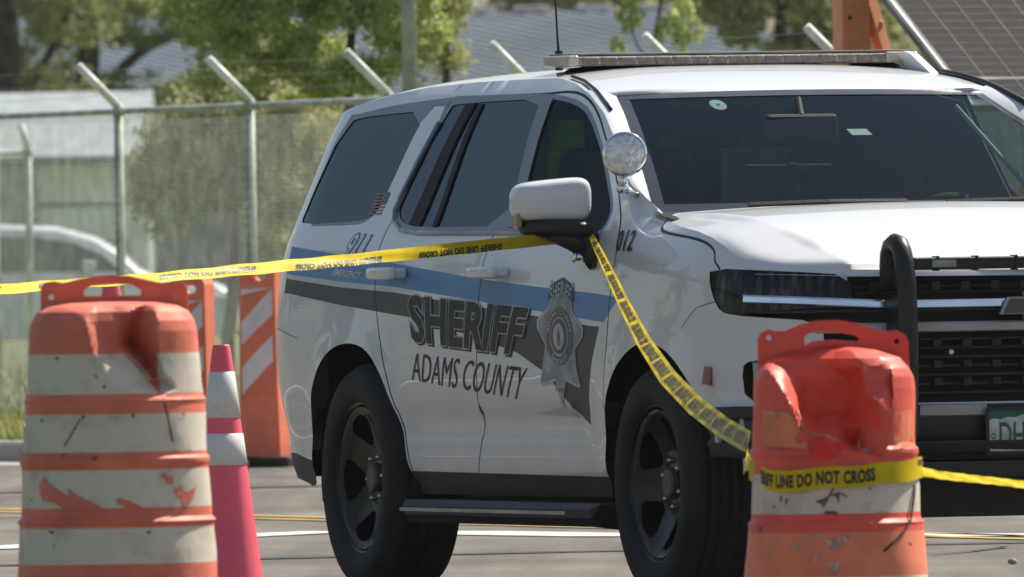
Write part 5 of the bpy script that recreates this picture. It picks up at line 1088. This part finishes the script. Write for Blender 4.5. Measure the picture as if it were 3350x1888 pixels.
tree('olive_tree', (3.0, 205, .1), [([(0, 0, 0), (0, 0, 2.5), (.1, 0, 4.5)], .12, .06)], [(0, 0, 3.55, .75, .8, .38), (.7, 0, 3.2, .6, .7, .5), (-.5, 0, 3.75, .5, .6, .25), (.3, 0, 4.6, 1.4, 1.2, .8), (1.3, 0, 2.9, .6, .6, .5)], L4, 26000, .045, 'olive tree behind the orange mast', group='leafy trees behind the wire fence')
FARL = ['broad', 'tall', 'rounded', 'low', 'dense', 'spreading', 'dark', 'full', 'wide', 'bushy']
for i in range(10):
    x = -17 + i * 3.7; D = 330 + 14 * (i % 3)
    tree('distant_tree', (x, D, 0), [([(0, 0, 0), (0, 0, 3), (.2, 0, 6)], .2, .1)], [(0, 0, 5.4, 2.1, 1.8, 1.5), (-1.1, 0, 3.6, 1.5, 1.2, 1.5), (1.1, 0, 3.9, 1.5, 1.2, 1.4), (.3, 0, 7.2, 1.7, 1.5, 1.5), (.0, 0, 2.0, 1.9, 1.2, 1.3)], [L1, L4][i % 2], 11000, .13, '%s distant tree behind the metal roofed building' % FARL[i], group='distant trees beyond the buildings')
for i, (x, y, h) in enumerate(((-17, 80, 7), (-24, 98, 8.5), (-13, 68, 6), (-31, 118, 10))):  # unseen trees, added to darken the SUV side and its reflections
    tree('unseen_tree', (x, y, 0), [([(0, 0, 0), (.1, 0, 1.2), (0, .1, h * .7)], .16, .08), ([(0, 0, 1.4), (.9, -.3, h * .45), (1.6, -.4, h * .6)], .08, .03)], [(0, 0, h * .62, 2.2, 2.2, h * .26), (1.2, -.5, h * .45, 1.4, 1.4, h * .2), (-1.2, .4, h * .5, 1.4, 1.4, h * .22), (0, .3, h * .85, 1.3, 1.3, h * .14)], L4, 9000, .15, '%s tree added out of frame to the left, mirrored in the SUV side' % ['nearer', 'taller', 'nearest', 'farthest'][i], group='unseen trees added to be mirrored in the SUV paint')
# hi-vis vest inside the SUV
mb = MB()
def vest(a, b):
    th = 2 * math.pi * a; z = -.32 + .62 * b; w = .19 * (1 - .35 * b ** 3); return (.07 * math.sin(th) * (1 + .2 * math.sin(5 * th)), w * math.cos(th), z)
mb.grid(vest, 28, 10); o = mb.out('safety_vest', LIME, None, True, label='lime green safety vest hanging inside, seen through the front door window', cat='vest')
def carw(x, y, z): c, s = math.cos(YAW), math.sin(YAW); return (CO[0] + x * c - y * s, CO[1] + x * s + y * c, z)
o.scale = (.8, .75, .72); o.location = carw(1.12, -.58, 1.44); o.rotation_euler = (0, 0, YAW + .5)

# ================================================================= HAZE
hv = bpy.data.materials.new('haze_air'); hv.use_nodes = True; n_ = hv.node_tree.nodes; n_.remove(n_['Principled BSDF']); pv_ = n_.new('ShaderNodeVolumePrincipled')
pv_.inputs['Color'].default_value = (.93, .95, .92, 1); pv_.inputs['Density'].default_value = .00009; pv_.inputs['Anisotropy'].default_value = .2; hv.node_tree.links.new(pv_.outputs[0], n_['Material Output'].inputs['Volume'])
x0, x1, y0, y1, z0, z1 = -80, 80, -6, 420, -1, 14
mesh('haze', [(x, y, z) for x in (x0, x1) for y in (y0, y1) for z in (z0, z1)], [(0, 1, 3, 2), (4, 6, 7, 5), (0, 4, 5, 1), (2, 3, 7, 6), (0, 2, 6, 4), (1, 5, 7, 3)], hv, kind='stuff')
